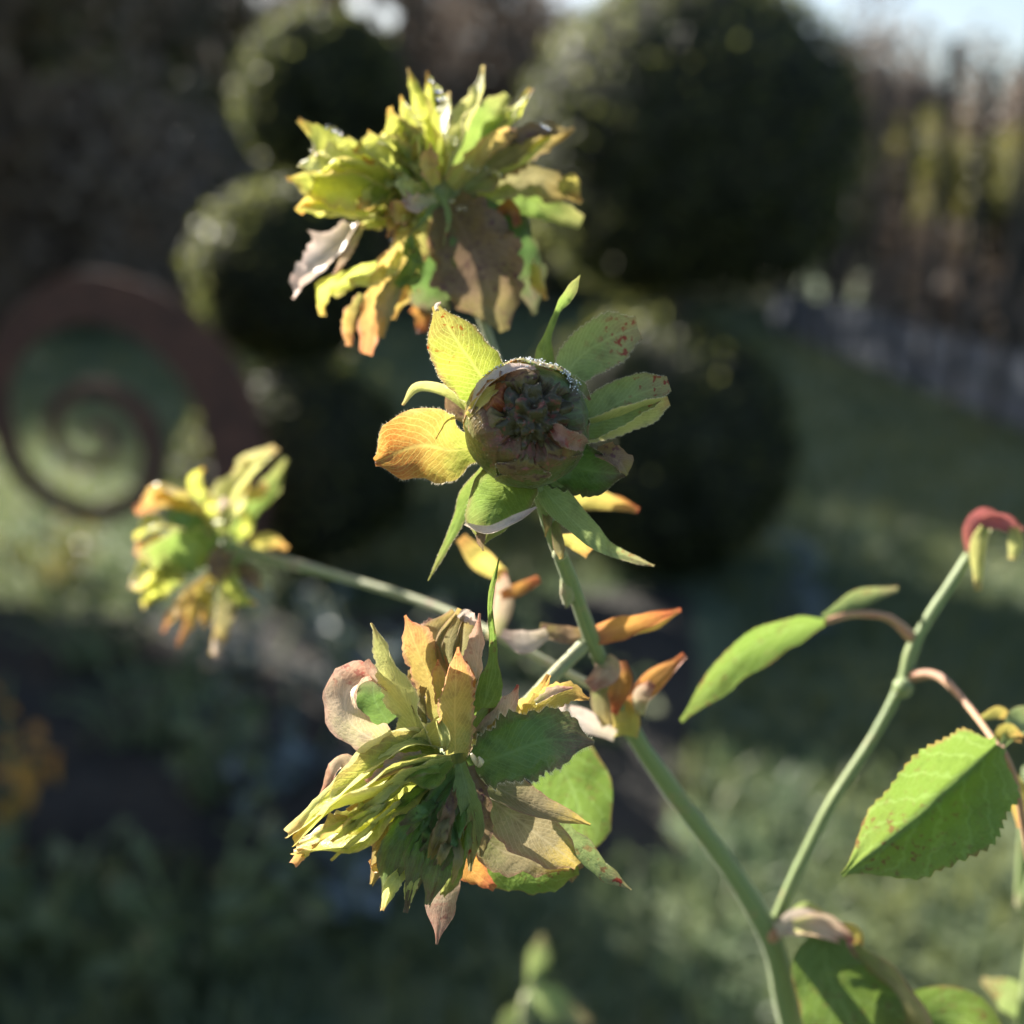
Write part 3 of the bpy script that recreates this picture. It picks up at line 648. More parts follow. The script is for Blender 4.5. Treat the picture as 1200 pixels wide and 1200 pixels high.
# the closed globe of petals, opening towards the lens
gc = near(617, 497, 4); gr = 72 * px_m(4)
axis = ((CAM - gc).normalized() + RIGHT * .16 + UP * 0.10).normalized()
gx = RIGHT - axis * RIGHT.dot(axis); gx.normalize(); gy = axis.cross(gx)
def globe_petal(nm, phi, wid, th0, th1, off, mat, seed, rim=0.0, hair=0.4, out=0.0):
    mb = MB(); n, m_ = 22, 16; vs = []; uv = []; fs = []; hv = []; hf = []; g = random.Random(seed)
    for i in range(n + 1):
        t = i / n
        for j in range(m_ + 1):
            s = -1 + 2 * j / m_
            tend = th1 + 9 * noise.noise(Vector((s * 2.2, seed, 0))) + 5 * noise.noise(Vector((s * 9, seed, 4))) + 14 * s * s
            th = R(th0 + (tend - th0) * t); ph = R(phi + wid * s * (0.55 + 0.45 * math.sin(math.pi * min(1, t * .9 + .1))))
            r = gr * (1 + off + 0.03 * noise.noise(Vector((s * 2, t * 3, seed))) + .02 * noise.noise(Vector((s * 7, t * 9, seed))) + max(0, t - .45) * .09 * noise.noise(Vector((s * 8, t * 1.5, seed + 5))) + out * max(0, t - .75) * 4)
            if t > .88: r *= 1 - rim * (t - .88) * 4
            d = axis * math.cos(th) + (gx * math.cos(ph) + gy * math.sin(ph)) * math.sin(th)
            vs.append(gc + d * r); uv.append((j / m_, t))
            if i in (n,) or j in (0, m_):
                for _ in range(3):
                    dr = (d * g.uniform(.2, 1) + rvec(g) * .8).normalized(); sd_ = dr.orthogonal().normalized() * .00003; k = len(hv); q = gc + d * r
                    hv += [q - sd_, q + sd_, q + dr * hair * 1e-3 * g.uniform(.5, 1.3)]; hf.append((k, k + 1, k + 2))
    for i in range(n):
        for j in range(m_):
            a = i * (m_ + 1) + j; fs.append((a, a + 1, a + m_ + 2, a + m_ + 1))
    mb.add(vs, fs, uv, 0); mb.add(hv, hf, None, 1)
    return mb.build(nm, [M[mat], M['hair']], head2)
for i, (phi, wid, th0, th1, off, mt, ou) in enumerate([(245, 62, 150, 24, .0, 'dome', 0), (196, 48, 150, 30, .025, 'dome', 0), (135, 50, 150, 52, .03, 'russet', .06), (75, 46, 150, 54, .03, 'dull', .06), (10, 46, 150, 34, .02, 'dark', 0), (318, 48, 150, 26, .03, 'dome', 0), (285, 46, 110, 30, .045, 'dome', 0), (150, 40, 90, 36, -.02, 'orange', 0), (105, 40, 90, 34, -.04, 'brown', 0), (60, 36, 90, 36, -.04, 'dark', 0), (185, 36, 80, 32, -.02, 'brown', 0), (235, 34, 70, 34, -.01, 'dome', 0), (300, 34, 70, 30, -.02, 'brown', 0), (260, 30, 66, 34, .05, 'brown', 0)]):
    globe_petal('petal', phi, wid, th0, th1, off, mt, i + 3, rim=.6 if not ou else 0, out=ou)
fg = FR(530, 410, .15)
mb = MB(); ellipsoid(mb, near(622, 494, -1), (43 * px_m(0), 34 * px_m(0), 43 * px_m(0)), 56, 40, 0, .55, 3.3, 4.2)
mb.build('crumpled_centre', M['crumple'], head2)
def bi(pts, w, mat, nm='inner_petal', **k):
    k.setdefault('crum', .3); k.setdefault('rag', .25); k.setdefault('cup', .9); k.setdefault('ruf', .5); k.setdefault('n', 20); k.setdefault('m', 10); k.setdefault('hair', .2)
    return blade(nm, head2, fg, .15, pts, w, mat, **k)
bi([(1040, 740, -4), (950, 700, -9), (860, 650, -10), (770, 600, -6)], [50, 90, 84, 30], 'budpink', roll=-20, cup=1.1)
bi([(120, 520, -2), (230, 400, -5), (330, 310, -5), (440, 260, -2)], [30, 46, 44, 14], 'yellow', roll=-30, cup=.8)  # yellow strip painting the light through the upper-left rim
bi([(140, 490, -3), (255, 285, -5), (450, 160, -5), (650, 140, -3)], [16, 36, 36, 14], 'white', roll=-55, cup=1.1, crum=.2, hair=.5)  # white strip painting the sunlit upper-left rim of the globe
bi([(760, 140, 5), (880, 210, 4), (1000, 300, 4), (1070, 400, 4)], [14, 34, 34, 14], 'dull', roll=-45, cup=1.2, crum=.25, hair=.6)
g = random.Random(9); mb = MB()
cl = [(g.triangular(30, 150, 78), g.gauss(66, 8)) for _ in range(44)]
for k in range(260):                                    # frost grains clumped along the upper rim
    c_ = g.choice(cl); ph = R(c_[0] + g.gauss(0, 2.2)); th = R(c_[1] + g.gauss(0, 2.2)); d = axis * math.cos(th) + (gx * math.cos(ph) + gy * math.sin(ph)) * math.sin(th)
    ellipsoid(mb, gc + d * gr * (1.04 + .05 * g.random()), (g.uniform(.00006, .00022), g.uniform(.00006, .00022), g.uniform(.00006, .00022)), 6, 4, 0, .5, k)
o = mb.build('frost_grains', M['frost'], head2, smooth=True); o['kind'] = 'stuff'
mb = MB()
for k in range(70):                                     # wet specks inside the centre and on the lower petals
    ph = g.uniform(0, 6.28); th = R(g.uniform(5, 70)); d = axis * math.cos(th) + (gx * math.cos(ph) + gy * math.sin(ph)) * math.sin(th)
    ellipsoid(mb, gc + d * gr * g.uniform(.9, 1.06), g.uniform(.00008, .0002), 6, 4)
o = mb.build('dew_specks', M['dew'], head2); o['kind'] = 'stuff'

# ---- lower flower head, a ragged burst of narrow petals
f3 = FR(330, 640, 420 / 1072); S3 = 420 / 1072
mb = MB(); ellipsoid(mb, near(*f3((540, 640)), 12), (70 * S3 * px_m(8), 60 * S3 * px_m(8), 70 * S3 * px_m(8)), 18, 12, 0, .15, 4)
head3 = mb.build('flower_head', M['stem'], rose); head3['label'] = 'lower flower head bursting into narrow gold, pink and green petals'
def b3(nm, pts, w, mat, **k):
    k.setdefault('rag', .2); k.setdefault('ruf', .38); k.setdefault('tipc', lr.uniform(-.5, .6)); k.setdefault('n', 26); k.setdefault('crum', .12)
    return blade(nm, head3, f3, S3, pts, w, mat, **k)
b3('petal', [(425, 590, 4), (380, 480, 3), (325, 350, 2), (272, 228, 0)], [34, 44, 46, 26, 4], 'pale', lit=60, cup=.5, serr=.12, teeth=16, hair=.25)
b3('petal', [(490, 560, 8), (455, 430, 8), (405, 310, 8), (358, 208, 7)], [30, 52, 60, 44, 5], 'gold', lit=-25, cup=.6, serr=.12, teeth=14)
b3('petal', [(520, 620, 3), (518, 520, 2), (518, 420, 1), (515, 295, 0)], [40, 56, 60, 46, 4], 'gold', lit=-22, cup=.6, serr=.16, teeth=10, rag=.15)
b3('petal', [(545, 450, 4), (560, 400, 3), (552, 345, 3)], [30, 24, 3], 'orange', cup=.5)
b3('petal', [(480, 470, 3), (470, 390, 3), (468, 340, 4)], [20, 22, 3], 'gold', cup=.5, rag=.2)
b3('petal', [(560, 470, 6), (585, 350, 6), (600, 200, 5)], [34, 38, 34, 5], 'pink', roll=-35, cup=1.3, crum=.12, serr=.08, teeth=14)
b3('sepal', [(575, 560, 8), (612, 450, 7), (634, 330, 5), (622, 170, 2), (650, 28, 0)], [46, 58, 40, 15, 10, 10, 3], 'leaf', roll=10, cup=[.4, .6, .9, 1.4])
# closed little bud among the upper petals
mb = MB(); g = random.Random(31)
bb = [blade('', None, f3, S3, [(505 + dx * .3, 400, 12), (500 + dx, 290, 10 - abs(dx) * .05 + dd), (540 + dx * .35, 190 + abs(dx) * .3, 11)], [30, 52, 20], 'olive', roll=dx * .9, cup=1.2, mb=mb, crum=.06) for dx, dd in ((-42, 2), (40, 2), (0, 0))]
mb.build('bud', [M['olive'], M['hair']], head3)
b3('petal', [(460, 330, 12), (440, 260, 11), (450, 215, 12)], [18, 26, 12], 'pink', rag=.4, crum=.2)
b3('petal', [(545, 230, 10), (550, 205, 9), (590, 240, 10)], [10, 20, 10], 'white', rag=.4, crum=.3)
# left curled petal
b3('petal', [(350, 590, 6), (270, 575, 2), (200, 520, 0), (195, 440, 3), (240, 395, 8), (290, 400, 12)], [30, 56, 60, 52, 40, 20], 'pink', roll=[10, -5, -25, -45, -30], cup=[.5, .8, 1.2, 1.4], crum=.12, n=30)
b3('petal', [(320, 530, 12), (280, 460, 11), (270, 400, 12)], [60, 66, 40], 'dark', cup=-.6, roll=20)
b3('petal', [(400, 450, 9), (300, 400, 7), (250, 345, 6)], [20, 28, 16], 'pink', cup=1.3, crum=.15)
b3('petal', [(400, 480, 9), (395, 420, 9), (385, 370, 10)], [20, 26, 8], 'brown', cup=.8, rag=.3)
b3('petal', [(430, 560, 4), (410, 470, 3), (425, 420, 5)], [16, 26, 14], 'olive', cup=1.2, crum=.2, rag=.2)
b3('petal', [(400, 600, 3), (450, 560, 1), (480, 500, 2)], [30, 40, 10], 'pale', cup=.8, roll=20)
mb = MB(); blade('', None, f3, S3, [(470, 520, 0), (488, 570, -3), (486, 615, -2)], [12, 26, 4], 'pale', cup=1.6, mb=mb); mb.build('petal', [M['pale'], M['hair']], head3)
# right upper cluster
b3('petal', [(585, 640, 7), (630, 560, 6), (690, 480, 4), (722, 415, 3)], [30, 42, 36, 6], 'pink', roll=-30, cup=1.2, crum=.12, rag=.1)
b3('petal', [(600, 660, 6), (660, 560, 7), (740, 500, 8), (800, 385, 8)], [40, 50, 58, 8], 'yellow', roll=12, cup=.6, serr=.2, teeth=9, rag=.15)
b3('petal', [(690, 560, 6), (780, 480, 5), (850, 440, 5), (910, 460, 6)], [26, 42, 36, 6], 'yellow', roll=-15, cup=.7, serr=.2, teeth=8)
b3('petal', [(760, 470, 4), (810, 440, 3), (870, 420, 3)], [10, 18, 5], 'pink', cup=1.3, roll=-30, rag=.3)
b3('petal', [(570, 600, 7), (610, 540, 7), (690, 470, 10)], [40, 56, 20], 'dull', roll=25, cup=.6)
b3('sepal', [(560, 660, 4), (680, 620, 0), (800, 580, -2), (935, 595, -3)], [30, 92, 112, 84, 8], 'dark', roll=-8, cup=.7, serr=.14, teeth=16, hair=.9, crum=.09, n=30, m=10)
b3('petal', [(575, 680, 3), (680, 740, 2), (790, 790, 2), (930, 828, 3)], [40, 62, 50, 32, 4], 'taupe', roll=-20, cup=1.0, crum=.12, rag=.08)
b3('petal', [(590, 730, 6), (680, 800, 6), (790, 880, 7), (880, 945, 9)], [40, 74, 84, 62, 16], 'taupe', roll=12, cup=.5, crum=.1, rag=.1)
b3('petal', [(580, 850, 9), (660, 910, 8), (760, 940, 9), (860, 960, 11)], [40, 56, 40, 8], 'taupe', roll=25, cup=.7)
b3('petal', [(560, 900, 14), (660, 950, 14), (770, 970, 15), (875, 965, 17)], [30, 72, 78, 60, 22], 'leaf', roll=-5, cup=.5, rag=.2, n=26)
b3('petal', [(840, 860, 14), (880, 930, 14), (850, 1000, 16)], [16, 30, 24], 'brown', cup=1.0, rag=.3, crum=.3)
b3('sepal', [(770, 770, 10), (860, 870, 9), (950, 965, 8), (1045, 1030, 7)], [14, 26, 36, 30, 3], 'dull', roll=-20, cup=.9)
# left pleated bundle
for i, (pts, w, mt) in enumerate([
        ([(490, 600, 2), (380, 590, 0), (270, 660, -3), (120, 790, -3), (32, 872, 0)], [26, 34, 36, 26, 12], 'pale'),
        ([(480, 625, 0), (370, 640, -4), (260, 700, -7), (140, 790, -6), (45, 890, -2)], [36, 50, 42, 28, 14], 'lime'),
        ([(490, 650, 1), (390, 690, -3), (280, 740, -7), (170, 780, -7), (110, 800, -5)], [36, 52, 42, 26, 10], 'pale'),
        ([(480, 670, 3), (380, 740, -1), (270, 800, -5), (180, 840, -5), (120, 850, -4)], [40, 52, 48, 30, 12], 'lime'),
        ([(470, 690, 4), (350, 770, 2), (200, 870, -1), (60, 930, 0)], [40, 64, 60, 30], 'lime'),
        ([(450, 720, 6), (350, 810, 4), (260, 890, 4)], [40, 66, 40], 'yellow'),
        ([(430, 640, -3), (340, 670, -7), (260, 720, -9)], [20, 30, 8], 'pink'),
        ([(470, 660, -4), (400, 660, -6), (330, 700, -6)], [26, 40, 20], 'green')]):
    b3('petal', pts, [x * .92 for x in w], mt, lit=(64, 60, 64, -25, 60, -25, 60, 0)[i], roll=(-25, 10, 25, -5, 5, 15, -20, 20)[i], cup=(1.2, .9, 1.2, 1.0, .6, .5, 1.2, .8)[i], crum=.2, pleat=.10, pk=7, rag=.18, n=30, m=12)
g = random.Random(61)
for k in range(13):                                     # wrinkled strips on the sunny bundle, pale and white to paint lit crests
    q = g.random(); x0, y0 = 450 - q * 60 + g.uniform(-20, 20), 610 + q * 130; ln = g.uniform(110, 250)
    a_ = math.atan2(250 - q * 40, -330) + g.gauss(0, .1); st = g.uniform(0, 170)
    x0 += math.cos(a_) * st; y0 += math.sin(a_) * st; z_ = -8 + g.uniform(-3, 2)
    b3('petal', [(x0, y0, z_ + 5), (x0 + math.cos(a_) * ln * .5, y0 + math.sin(a_) * ln * .5, z_), (x0 + math.cos(a_) * ln, y0 + math.sin(a_) * ln, z_ + 3)], [8, g.uniform(14, 26), 6], g.choice(['pale', 'lime', 'lime', 'pale', 'green', 'yellow', 'white']), lit=g.choice([64, 64, -25, 0]), roll=g.uniform(-50, 40), cup=g.uniform(.8, 1.7), crum=.4, rag=.3, ruf=.5, n=16, m=6)
for k in range(14):                                     # wrinkled strips on the shaded hanging bundle
    q = g.random(); x0, y0 = 520 - q * 60, 720 + g.uniform(0, 170); ln = g.uniform(80, 170)
    a_ = R(95 + q * 38 + g.gauss(0, 6)); z_ = -8 + g.uniform(-2, 2)
    b3('petal', [(x0, y0, z_ + 4), (x0 + math.cos(a_) * ln * .5 + g.uniform(-18, 18), y0 + math.sin(a_) * ln * .5, z_ - 1), (x0 + math.cos(a_) * ln + g.uniform(-10, 10), y0 + math.sin(a_) * ln, z_ + 2)], [10, g.uniform(16, 34), 6], g.choice(['dark', 'dark', 'dark', 'dull', 'olive', 'brown']), roll=g.uniform(-40, 40), cup=g.uniform(.8, 1.7), crum=.4, rag=.3, ruf=.5, n=16, m=6)
b3('petal', [(240, 740, 8), (180, 650, 7), (120, 745, 8)], [14, 30, 10], 'pink', cup=1.2, roll=30)
b3('petal', [(75, 930, -1), (65, 915, -1), (40, 945, 0)], [10, 22, 14], 'gold', cup=1.0)
# dark hanging bundle
for i, (pts, w, mt) in enumerate([
        ([(530, 680, 0), (470, 780, -5), (420, 900, -6), (370, 1090, -3)], [40, 60, 52, 8], 'dark'),
        ([(520, 690, 1), (420, 790, -3), (350, 900, -4), (295, 1092, -1)], [40, 64, 52, 8], 'dark'),
        ([(510, 700, 3), (400, 800, 1), (320, 900, 0), (258, 1025, 2)], [40, 60, 46, 8], 'olive'),
        ([(540, 700, 0), (500, 820, -5), (470, 940, -5), (440, 1060, -2)], [36, 60, 56, 10], 'dark'),
        ([(545, 720, 2), (530, 850, -3), (510, 960, -3), (480, 1050, 0)], [30, 50, 46, 10], 'green'),
        ([(400, 850, 1), (340, 930, 0), (290, 960, 1), (262, 940, 2)], [26, 36, 20, 5], 'gold'),
        ([(420, 960, -4), (390, 1010, -5), (375, 1085, -3)], [20, 26, 8], 'pale'),
        ([(370, 960, -2), (330, 1010, -4), (300, 1085, -2)], [20, 30, 8], 'pale')]):
    b3('petal', pts, w, mt, roll=(-10, 15, 10, 0, 25, 10, 10, -15)[i], cup=(.9, .8, .7, 1.0, .8, 1, 1.2, 1.2)[i], crum=.2, pleat=.12, pk=8, rag=.2, n=30, m=12)
b3('petal', [(500, 880, 5), (490, 980, 3), (482, 1070, 3), (468, 1185, 3)], [40, 52, 48, 4], 'pink', roll=10, cup=.6, rag=.12)
b3('petal', [(530, 900, 8), (560, 960, 8), (640, 1025, 9)], [30, 46, 12], 'orange', roll=-10, cup=.6)
b3('sepal', [(535, 650, -2), (555, 740, -5), (575, 830, -4), (560, 980, -2)], [22, 40, 42, 6], 'dull', roll=10, cup=1.1, crum=.2, rag=.15)
b3('sepal', [(560, 660, -1), (590, 760, -3), (600, 840, -2), (590, 920, -1)], [16, 30, 32, 8], 'brown', roll=-25, cup=1.1, crum=.25, rag=.3)
b3('sepal', [(500, 640, -2), (440, 690, -5), (380, 700, -6)], [30, 44, 16], 'green', cup=.8, roll=20, crum=.15)
mb = MB()
for pts in ([(585, 650, -4), (575, 635, -6), (568, 622, -7)], [(590, 655, -4), (598, 645, -6), (590, 632, -7)], [(245, 640, 4), (235, 615, 3), (245, 590, 2)], [(270, 640, 4), (285, 620, 3), (280, 605, 3)]):
    tube(mb, [near(*f3(p), p[2]) for p in pts], [.0006, .0006, .0003], 8, 6)
mb.build('stamens', M['hair'], head3)['kind'] = 'stuff'
g = random.Random(12); mb = MB()
for k in range(90):
    x, y = g.uniform(400, 560), g.uniform(720, 960); ellipsoid(mb, near(*f3((x, y)), g.uniform(-8, -6)), g.uniform(.00006, .00016), 6, 4)
mb.build('dew_specks', M['dew'], head3)['kind'] = 'stuff'

# ---- upper flower head, out of the plane of focus
f1 = FR(320, 60, 380 / 1200); S1 = 380 / 1200; Z1 = 60
mb = MB(); ellipsoid(mb, near(*f1((600, 520)), Z1 + 6), (90 * S1 * px_m(Z1),) * 3, 18, 12, 0, .15, 4)
head1 = mb.build('flower_head', M['stem'], rose); head1['label'] = 'upper shaggy yellow green flower head with brown drooping petals and dew'
def b1(pts, w, mat, nm='petal', **k):
    k.setdefault('crum', .3); k.setdefault('rag', .38); k.setdefault('cup', .9); k.setdefault('ruf', .5); k.setdefault('tipc', lr.uniform(-.7, .9)); k.setdefault('n', 26)
    if mat in ('lime', 'pale', 'gold', 'yellow', 'white', 'orange'): k.setdefault('lit', lr.choice([-28, -28, 62, 0]))
    return blade(nm, head1, f1, S1, pts, w, mat, dz=Z1, **k)
b1([(590, 480, 0), (560, 330, -2), (530, 180, -3), (510, 45, -2)], [30, 48, 40, 24, 4], 'lime', roll=-15)
b1([(600, 480, 0), (595, 340, 0), (580, 200, 0), (572, 75, 0)], [30, 44, 44, 22, 4], 'lime', roll=10)
b1([(610, 470, 2), (620, 330, 2), (635, 230, 3), (640, 150, 3)], [30, 34, 30, 8], 'pale', roll=30)
b1([(570, 460, -4), (520, 320, -6), (490, 240, -6), (465, 180, -6)], [30, 38, 26, 4], 'lime', roll=-20)
b1([(560, 480, -6), (500, 380, -8), (450, 300, -8), (420, 235, -7)], [36, 54, 44, 10], 'lime', roll=10)
b1([(640, 470, 0), (700, 330, -1), (750, 200, -2), (805, 75, -1)], [30, 46, 40, 22, 4], 'pale', roll=-25)
b1([(650, 480, 4), (740, 340, 4), (800, 240, 5), (850, 170, 6)], [40, 66, 60, 20], 'green', roll=10)
b1([(680, 480, 4), (800, 340, 4), (890, 250, 4), (975, 170, 5)], [36, 44, 30, 5], 'lime', roll=-20)
b1([(660, 500, -2), (760, 400, -4), (850, 320, -5), (920, 290, -4)], [36, 46, 34, 8], 'gold', roll=-25)
b1([(690, 510, 0), (820, 420, 0), (960, 350, 0), (1125, 295, 1)], [40, 72, 70, 44, 4], 'olive', roll=20, cup=1.1)
b1([(820, 460, 0), (900, 430, -1), (980, 370, -1), (1050, 310, 0)], [26, 34, 28, 6], 'lime', roll=-30)
b1([(830, 350, -3), (920, 310, -3), (1010, 290, -2), (1100, 298, -1)], [16, 34, 30, 4], 'brown', roll=-10)
b1([(700, 540, 4), (860, 480, 3), (1000, 470, 2), (1140, 560, 2)], [40, 62, 70, 66, 8], 'olive', roll=20, cup=1.2)
b1([(1060, 520, -2), (1100, 490, -3), (1130, 560, -2)], [24, 44, 10], 'yellow', cup=.6)
b1([(720, 570, 6), (880, 560, 6), (1000, 580, 6), (1140, 640, 6)], [40, 66, 70, 60, 30], 'green', roll=-10)
b1([(830, 600, 0), (880, 570, -3), (920, 640, -2)], [20, 30, 14], 'orange', cup=.9)
b1([(650, 560, 0), (720, 700, -4), (790, 850, -4), (860, 1030, 0)], [70, 150, 175, 140, 22], 'brown', roll=8, cup=.5, n=26, m=12, rag=.2, crum=.1, serr=.08, teeth=10)
b1([(680, 560, 4), (820, 680, 1), (920, 800, 0), (980, 970, 2)], [60, 100, 105, 80, 8], 'dark', roll=-20, cup=.7, rag=.2)
b1([(960, 780, -1), (985, 830, -2), (1005, 920, -1)], [14, 32, 10], 'yellow', cup=.7)
b1([(610, 580, 2), (600, 740, -1), (590, 880, 0), (560, 1000, 4)], [50, 80, 90, 40], 'dark', roll=10, cup=.7)
b1([(570, 880, 8), (550, 960, 8), (560, 1045, 8)], [24, 42, 24], 'orange', cup=.7)
b1([(560, 600, -4), (470, 760, -6), (390, 900, -6), (320, 1110, -4)], [40, 74, 84, 60, 34], 'gold', roll=10, cup=.9)
b1([(470, 820, -8), (420, 930, -9), (400, 1060, -8)], [26, 44, 14], 'olive', cup=.8)
b1([(520, 800, -4), (470, 900, -4), (440, 990, -2)], [20, 34, 10], 'yellow', roll=-20)
b1([(330, 900, -8), (290, 990, -8), (280, 1090, -7)], [16, 30, 18], 'gold', roll=25)
b1([(400, 780, -6), (260, 840, -8), (180, 880, -8), (170, 975, -6)], [20, 40, 40, 10], 'lime', roll=-15)
b1([(440, 800, -9), (360, 840, -11), (280, 850, -10)], [14, 32, 14], 'pale')
b1([(470, 740, -8), (440, 800, -10), (410, 830, -10)], [14, 26, 8], 'pale')
b1([(460, 870, -10), (520, 780, -12), (530, 730, -12)], [20, 34, 10], 'leaf', crum=.1)
b1([(470, 860, -10), (530, 840, -12), (550, 835, -12)], [18, 22, 8], 'leaf', crum=.1)
b1([(490, 760, -10), (505, 710, -12), (515, 680, -12)], [14, 22, 6], 'leaf', crum=.1)
b1([(300, 640, -4), (230, 740, -7), (140, 820, -8), (60, 880, -6)], [36, 56, 50, 30], 'white', nm='dried_petal', roll=-15, cup=1.0)
b1([(330, 650, -6), (270, 750, -8), (220, 840, -7)], [14, 22, 8], 'pink', cup=1.2)
b1([(540, 500, -5), (400, 480, -9), (250, 450, -9), (100, 605, -6)], [40, 70, 70, 20], 'lime', roll=-15)
b1([(420, 620, -6), (300, 610, -8), (200, 600, -8), (98, 605, -6)], [30, 50, 46, 12], 'lime', roll=15)
b1([(440, 540, -8), (300, 500, -11), (170, 490, -10), (40, 480, -7)], [36, 60, 54, 12], 'lime', roll=-10)
b1([(420, 450, -6), (260, 430, -8), (160, 430, -8), (95, 415, -7)], [30, 46, 34, 10], 'pale', roll=-20)
b1([(430, 430, -4), (300, 380, -6), (200, 330, -6), (98, 250, -4)], [40, 66, 56, 10], 'lime', roll=12)
b1([(300, 450, -6), (220, 420, -8), (150, 370, -7)], [20, 32, 8], 'pale', roll=-20)
b1([(520, 470, -8), (440, 400, -11), (360, 360, -11), (290, 360, -9)], [40, 62, 50, 14], 'lime', roll=20)
g = random.Random(44)
for k in range(70):                                     # the crumpled small petals of its sunny side
    a = g.uniform(100, 262); r0 = g.uniform(40, 200); r1 = r0 + g.uniform(60, 130); cx, cy = 570, 500
    ca, sa = math.cos(R(a)), -math.sin(R(a)); a2 = R(a + g.uniform(-40, 40)); z0 = -3 - g.random() * 7
    p0 = (cx + ca * r0, cy + sa * r0, z0 + 5); p1 = (cx + ca * (r0 + r1) / 2, cy + sa * (r0 + r1) / 2, z0 - 1)
    p2 = (p1[0] + math.cos(a2) * 55, p1[1] - math.sin(a2) * 55, z0 + g.uniform(-3, 3))
    b1([p0, p1, p2], [12, g.uniform(18, 36), 4], g.choice(['lime', 'lime', 'pale', 'gold', 'lime', 'yellow', 'pale', 'lime']), roll=g.uniform(-40, 40), cup=g.uniform(.4, 1.4), n=10, m=6)
b1([(600, 560, -8), (560, 620, -11), (500, 680, -11)], [14, 12, 4], 'dull', nm='sepal')
b1([(630, 540, -8), (650, 620, -11), (630, 720, -10)], [14, 12, 4], 'dull', nm='sepal')
b1([(600, 500, -8), (570, 430, -12), (575, 350, -10)], [26, 36, 8], 'gold')
b1([(560, 540, -10), (500, 500, -14), (460, 440, -12)], [26, 40, 10], 'pale')
b1([(540, 600, -10), (470, 590, -14), (420, 560, -13)], [26, 40, 10], 'gold')
b1([(600, 540, -10), (520, 560, -15), (480, 520, -14)], [20, 36, 10], 'pink')
mb = MB(); g = random.Random(77)
for (x0, y0, x1, y1, n_) in ((235, 300, 290, 370, 7), (200, 270, 230, 300, 3), (580, 110, 645, 190, 10), (490, 190, 530, 230, 6), (630, 310, 680, 330, 8), (350, 340, 400, 350, 5), (1000, 270, 1020, 290, 3), (500, 890, 530, 900, 2), (420, 700, 470, 760, 4), (640, 560, 720, 580, 3), (520, 230, 560, 300, 4), (700, 430, 860, 450, 6), (140, 370, 160, 380, 2)):
    for k in range(n_):
        t = (k + .5) / n_; ellipsoid(mb, near(*f1((x0 + (x1 - x0) * t + g.uniform(-12, 12), y0 + (y1 - y0) * t + g.uniform(-12, 12))), Z1 - 8 - g.random() * 4), g.uniform(.00035, .0008), 10, 7)
mb.build('dew_drops', M['dew'], head1)['kind'] = 'stuff'

# ---- flower head turned away on its long thin stalk
f4 = FR(130, 510, 220 / 978); S4 = 220 / 978; Z4 = 140
mb = MB(); ellipsoid(mb, near(*f4((600, 620)), Z4), (110 * S4 * px_m(Z4), 80 * S4 * px_m(Z4), 90 * S4 * px_m(Z4)), 16, 10, 0, .2, 6)
head4 = mb.build('flower_head', M['stem'], rose); head4['label'] = 'blurred gold tipped flower head turned away on a long thin stalk'
def b4(pts, w, mat, nm='petal', **k):
    k.setdefault('crum', .3); k.setdefault('rag', .38); k.setdefault('cup', .9); k.setdefault('ruf', .5); k.setdefault('tipc', lr.uniform(-.7, .9)); k.setdefault('n', 26)
    if mat in ('lime', 'pale', 'gold', 'yellow', 'white', 'orange', 'pink'): k.setdefault('lit', lr.choice([-28, 62]))
    return blade(nm, head4, f4, S4, pts, w, mat, dz=Z4, **k)
b4([(560, 560, -6), (420, 460, -12), (320, 420, -12), (240, 390, -8)], [50, 70, 50, 14], 'dark', nm='sepal')
b4([(560, 620, -8), (420, 600, -16), (320, 640, -18), (250, 800, -12)], [60, 130, 130, 40], 'green', nm='sepal', cup=.5)
b4([(520, 500, -2), (420, 340, -4), (320, 290, -4), (220, 290, 0)], [60, 90, 80, 20], 'yellow')
b4([(480, 430, 0), (340, 330, 2), (240, 330, 2), (140, 370, 4)], [40, 70, 60, 18], 'gold')
b4([(420, 480, -4), (300, 470, -6), (200, 490, -4), (110, 530, -2)], [40, 56, 46, 12], 'lime')
b4([(400, 540, -4), (290, 550, -6), (200, 570, -4), (140, 600, -2)], [40, 56, 50, 16], 'gold')
b4([(420, 650, -6), (280, 690, -8), (200, 740, -6), (130, 800, -4)], [50, 76, 66, 24], 'lime')
b4([(360, 720, -6), (250, 790, -8), (180, 880, -4)], [40, 56, 14], 'lime')
b4([(280, 800, -4), (210, 840, -4), (165, 890, -2)], [20, 36, 14], 'lime')
b4([(470, 400, 4), (440, 300, 2), (430, 220, 2), (475, 160, 2)], [30, 46, 34, 10], 'lime')
b4([(600, 520, 0), (600, 380, -2), (700, 230, -2), (870, 75, 2)], [44, 54, 60, 44, 14], 'pale', cup=1.1)
b4([(640, 520, 2), (720, 400, 2), (820, 280, 3), (910, 120, 4)], [40, 54, 60, 20], 'green')
b4([(660, 420, 2), (720, 220, 2), (720, 120, 2)], [30, 44, 18], 'yellow')
b4([(700, 330, -2), (770, 290, -4), (820, 250, -2)], [24, 40, 16], 'gold')
b4([(520, 460, -10), (600, 450, -14), (680, 380, -13), (710, 300, -10)], [20, 34, 30, 10], 'pale', cup=1.3)
b4([(600, 430, -10), (590, 370, -12), (600, 340, -10)], [24, 44, 20], 'white')
b4([(480, 440, -10), (520, 380, -12), (540, 320, -10)], [20, 34, 12], 'lime')
b4([(640, 540, -4), (700, 470, -6), (700, 380, -4)], [30, 40, 10], 'lime')
b4([(720, 620, 0), (780, 540, -2), (840, 540, -3), (920, 590, -2)], [30, 50, 50, 10], 'yellow', nm='sepal')
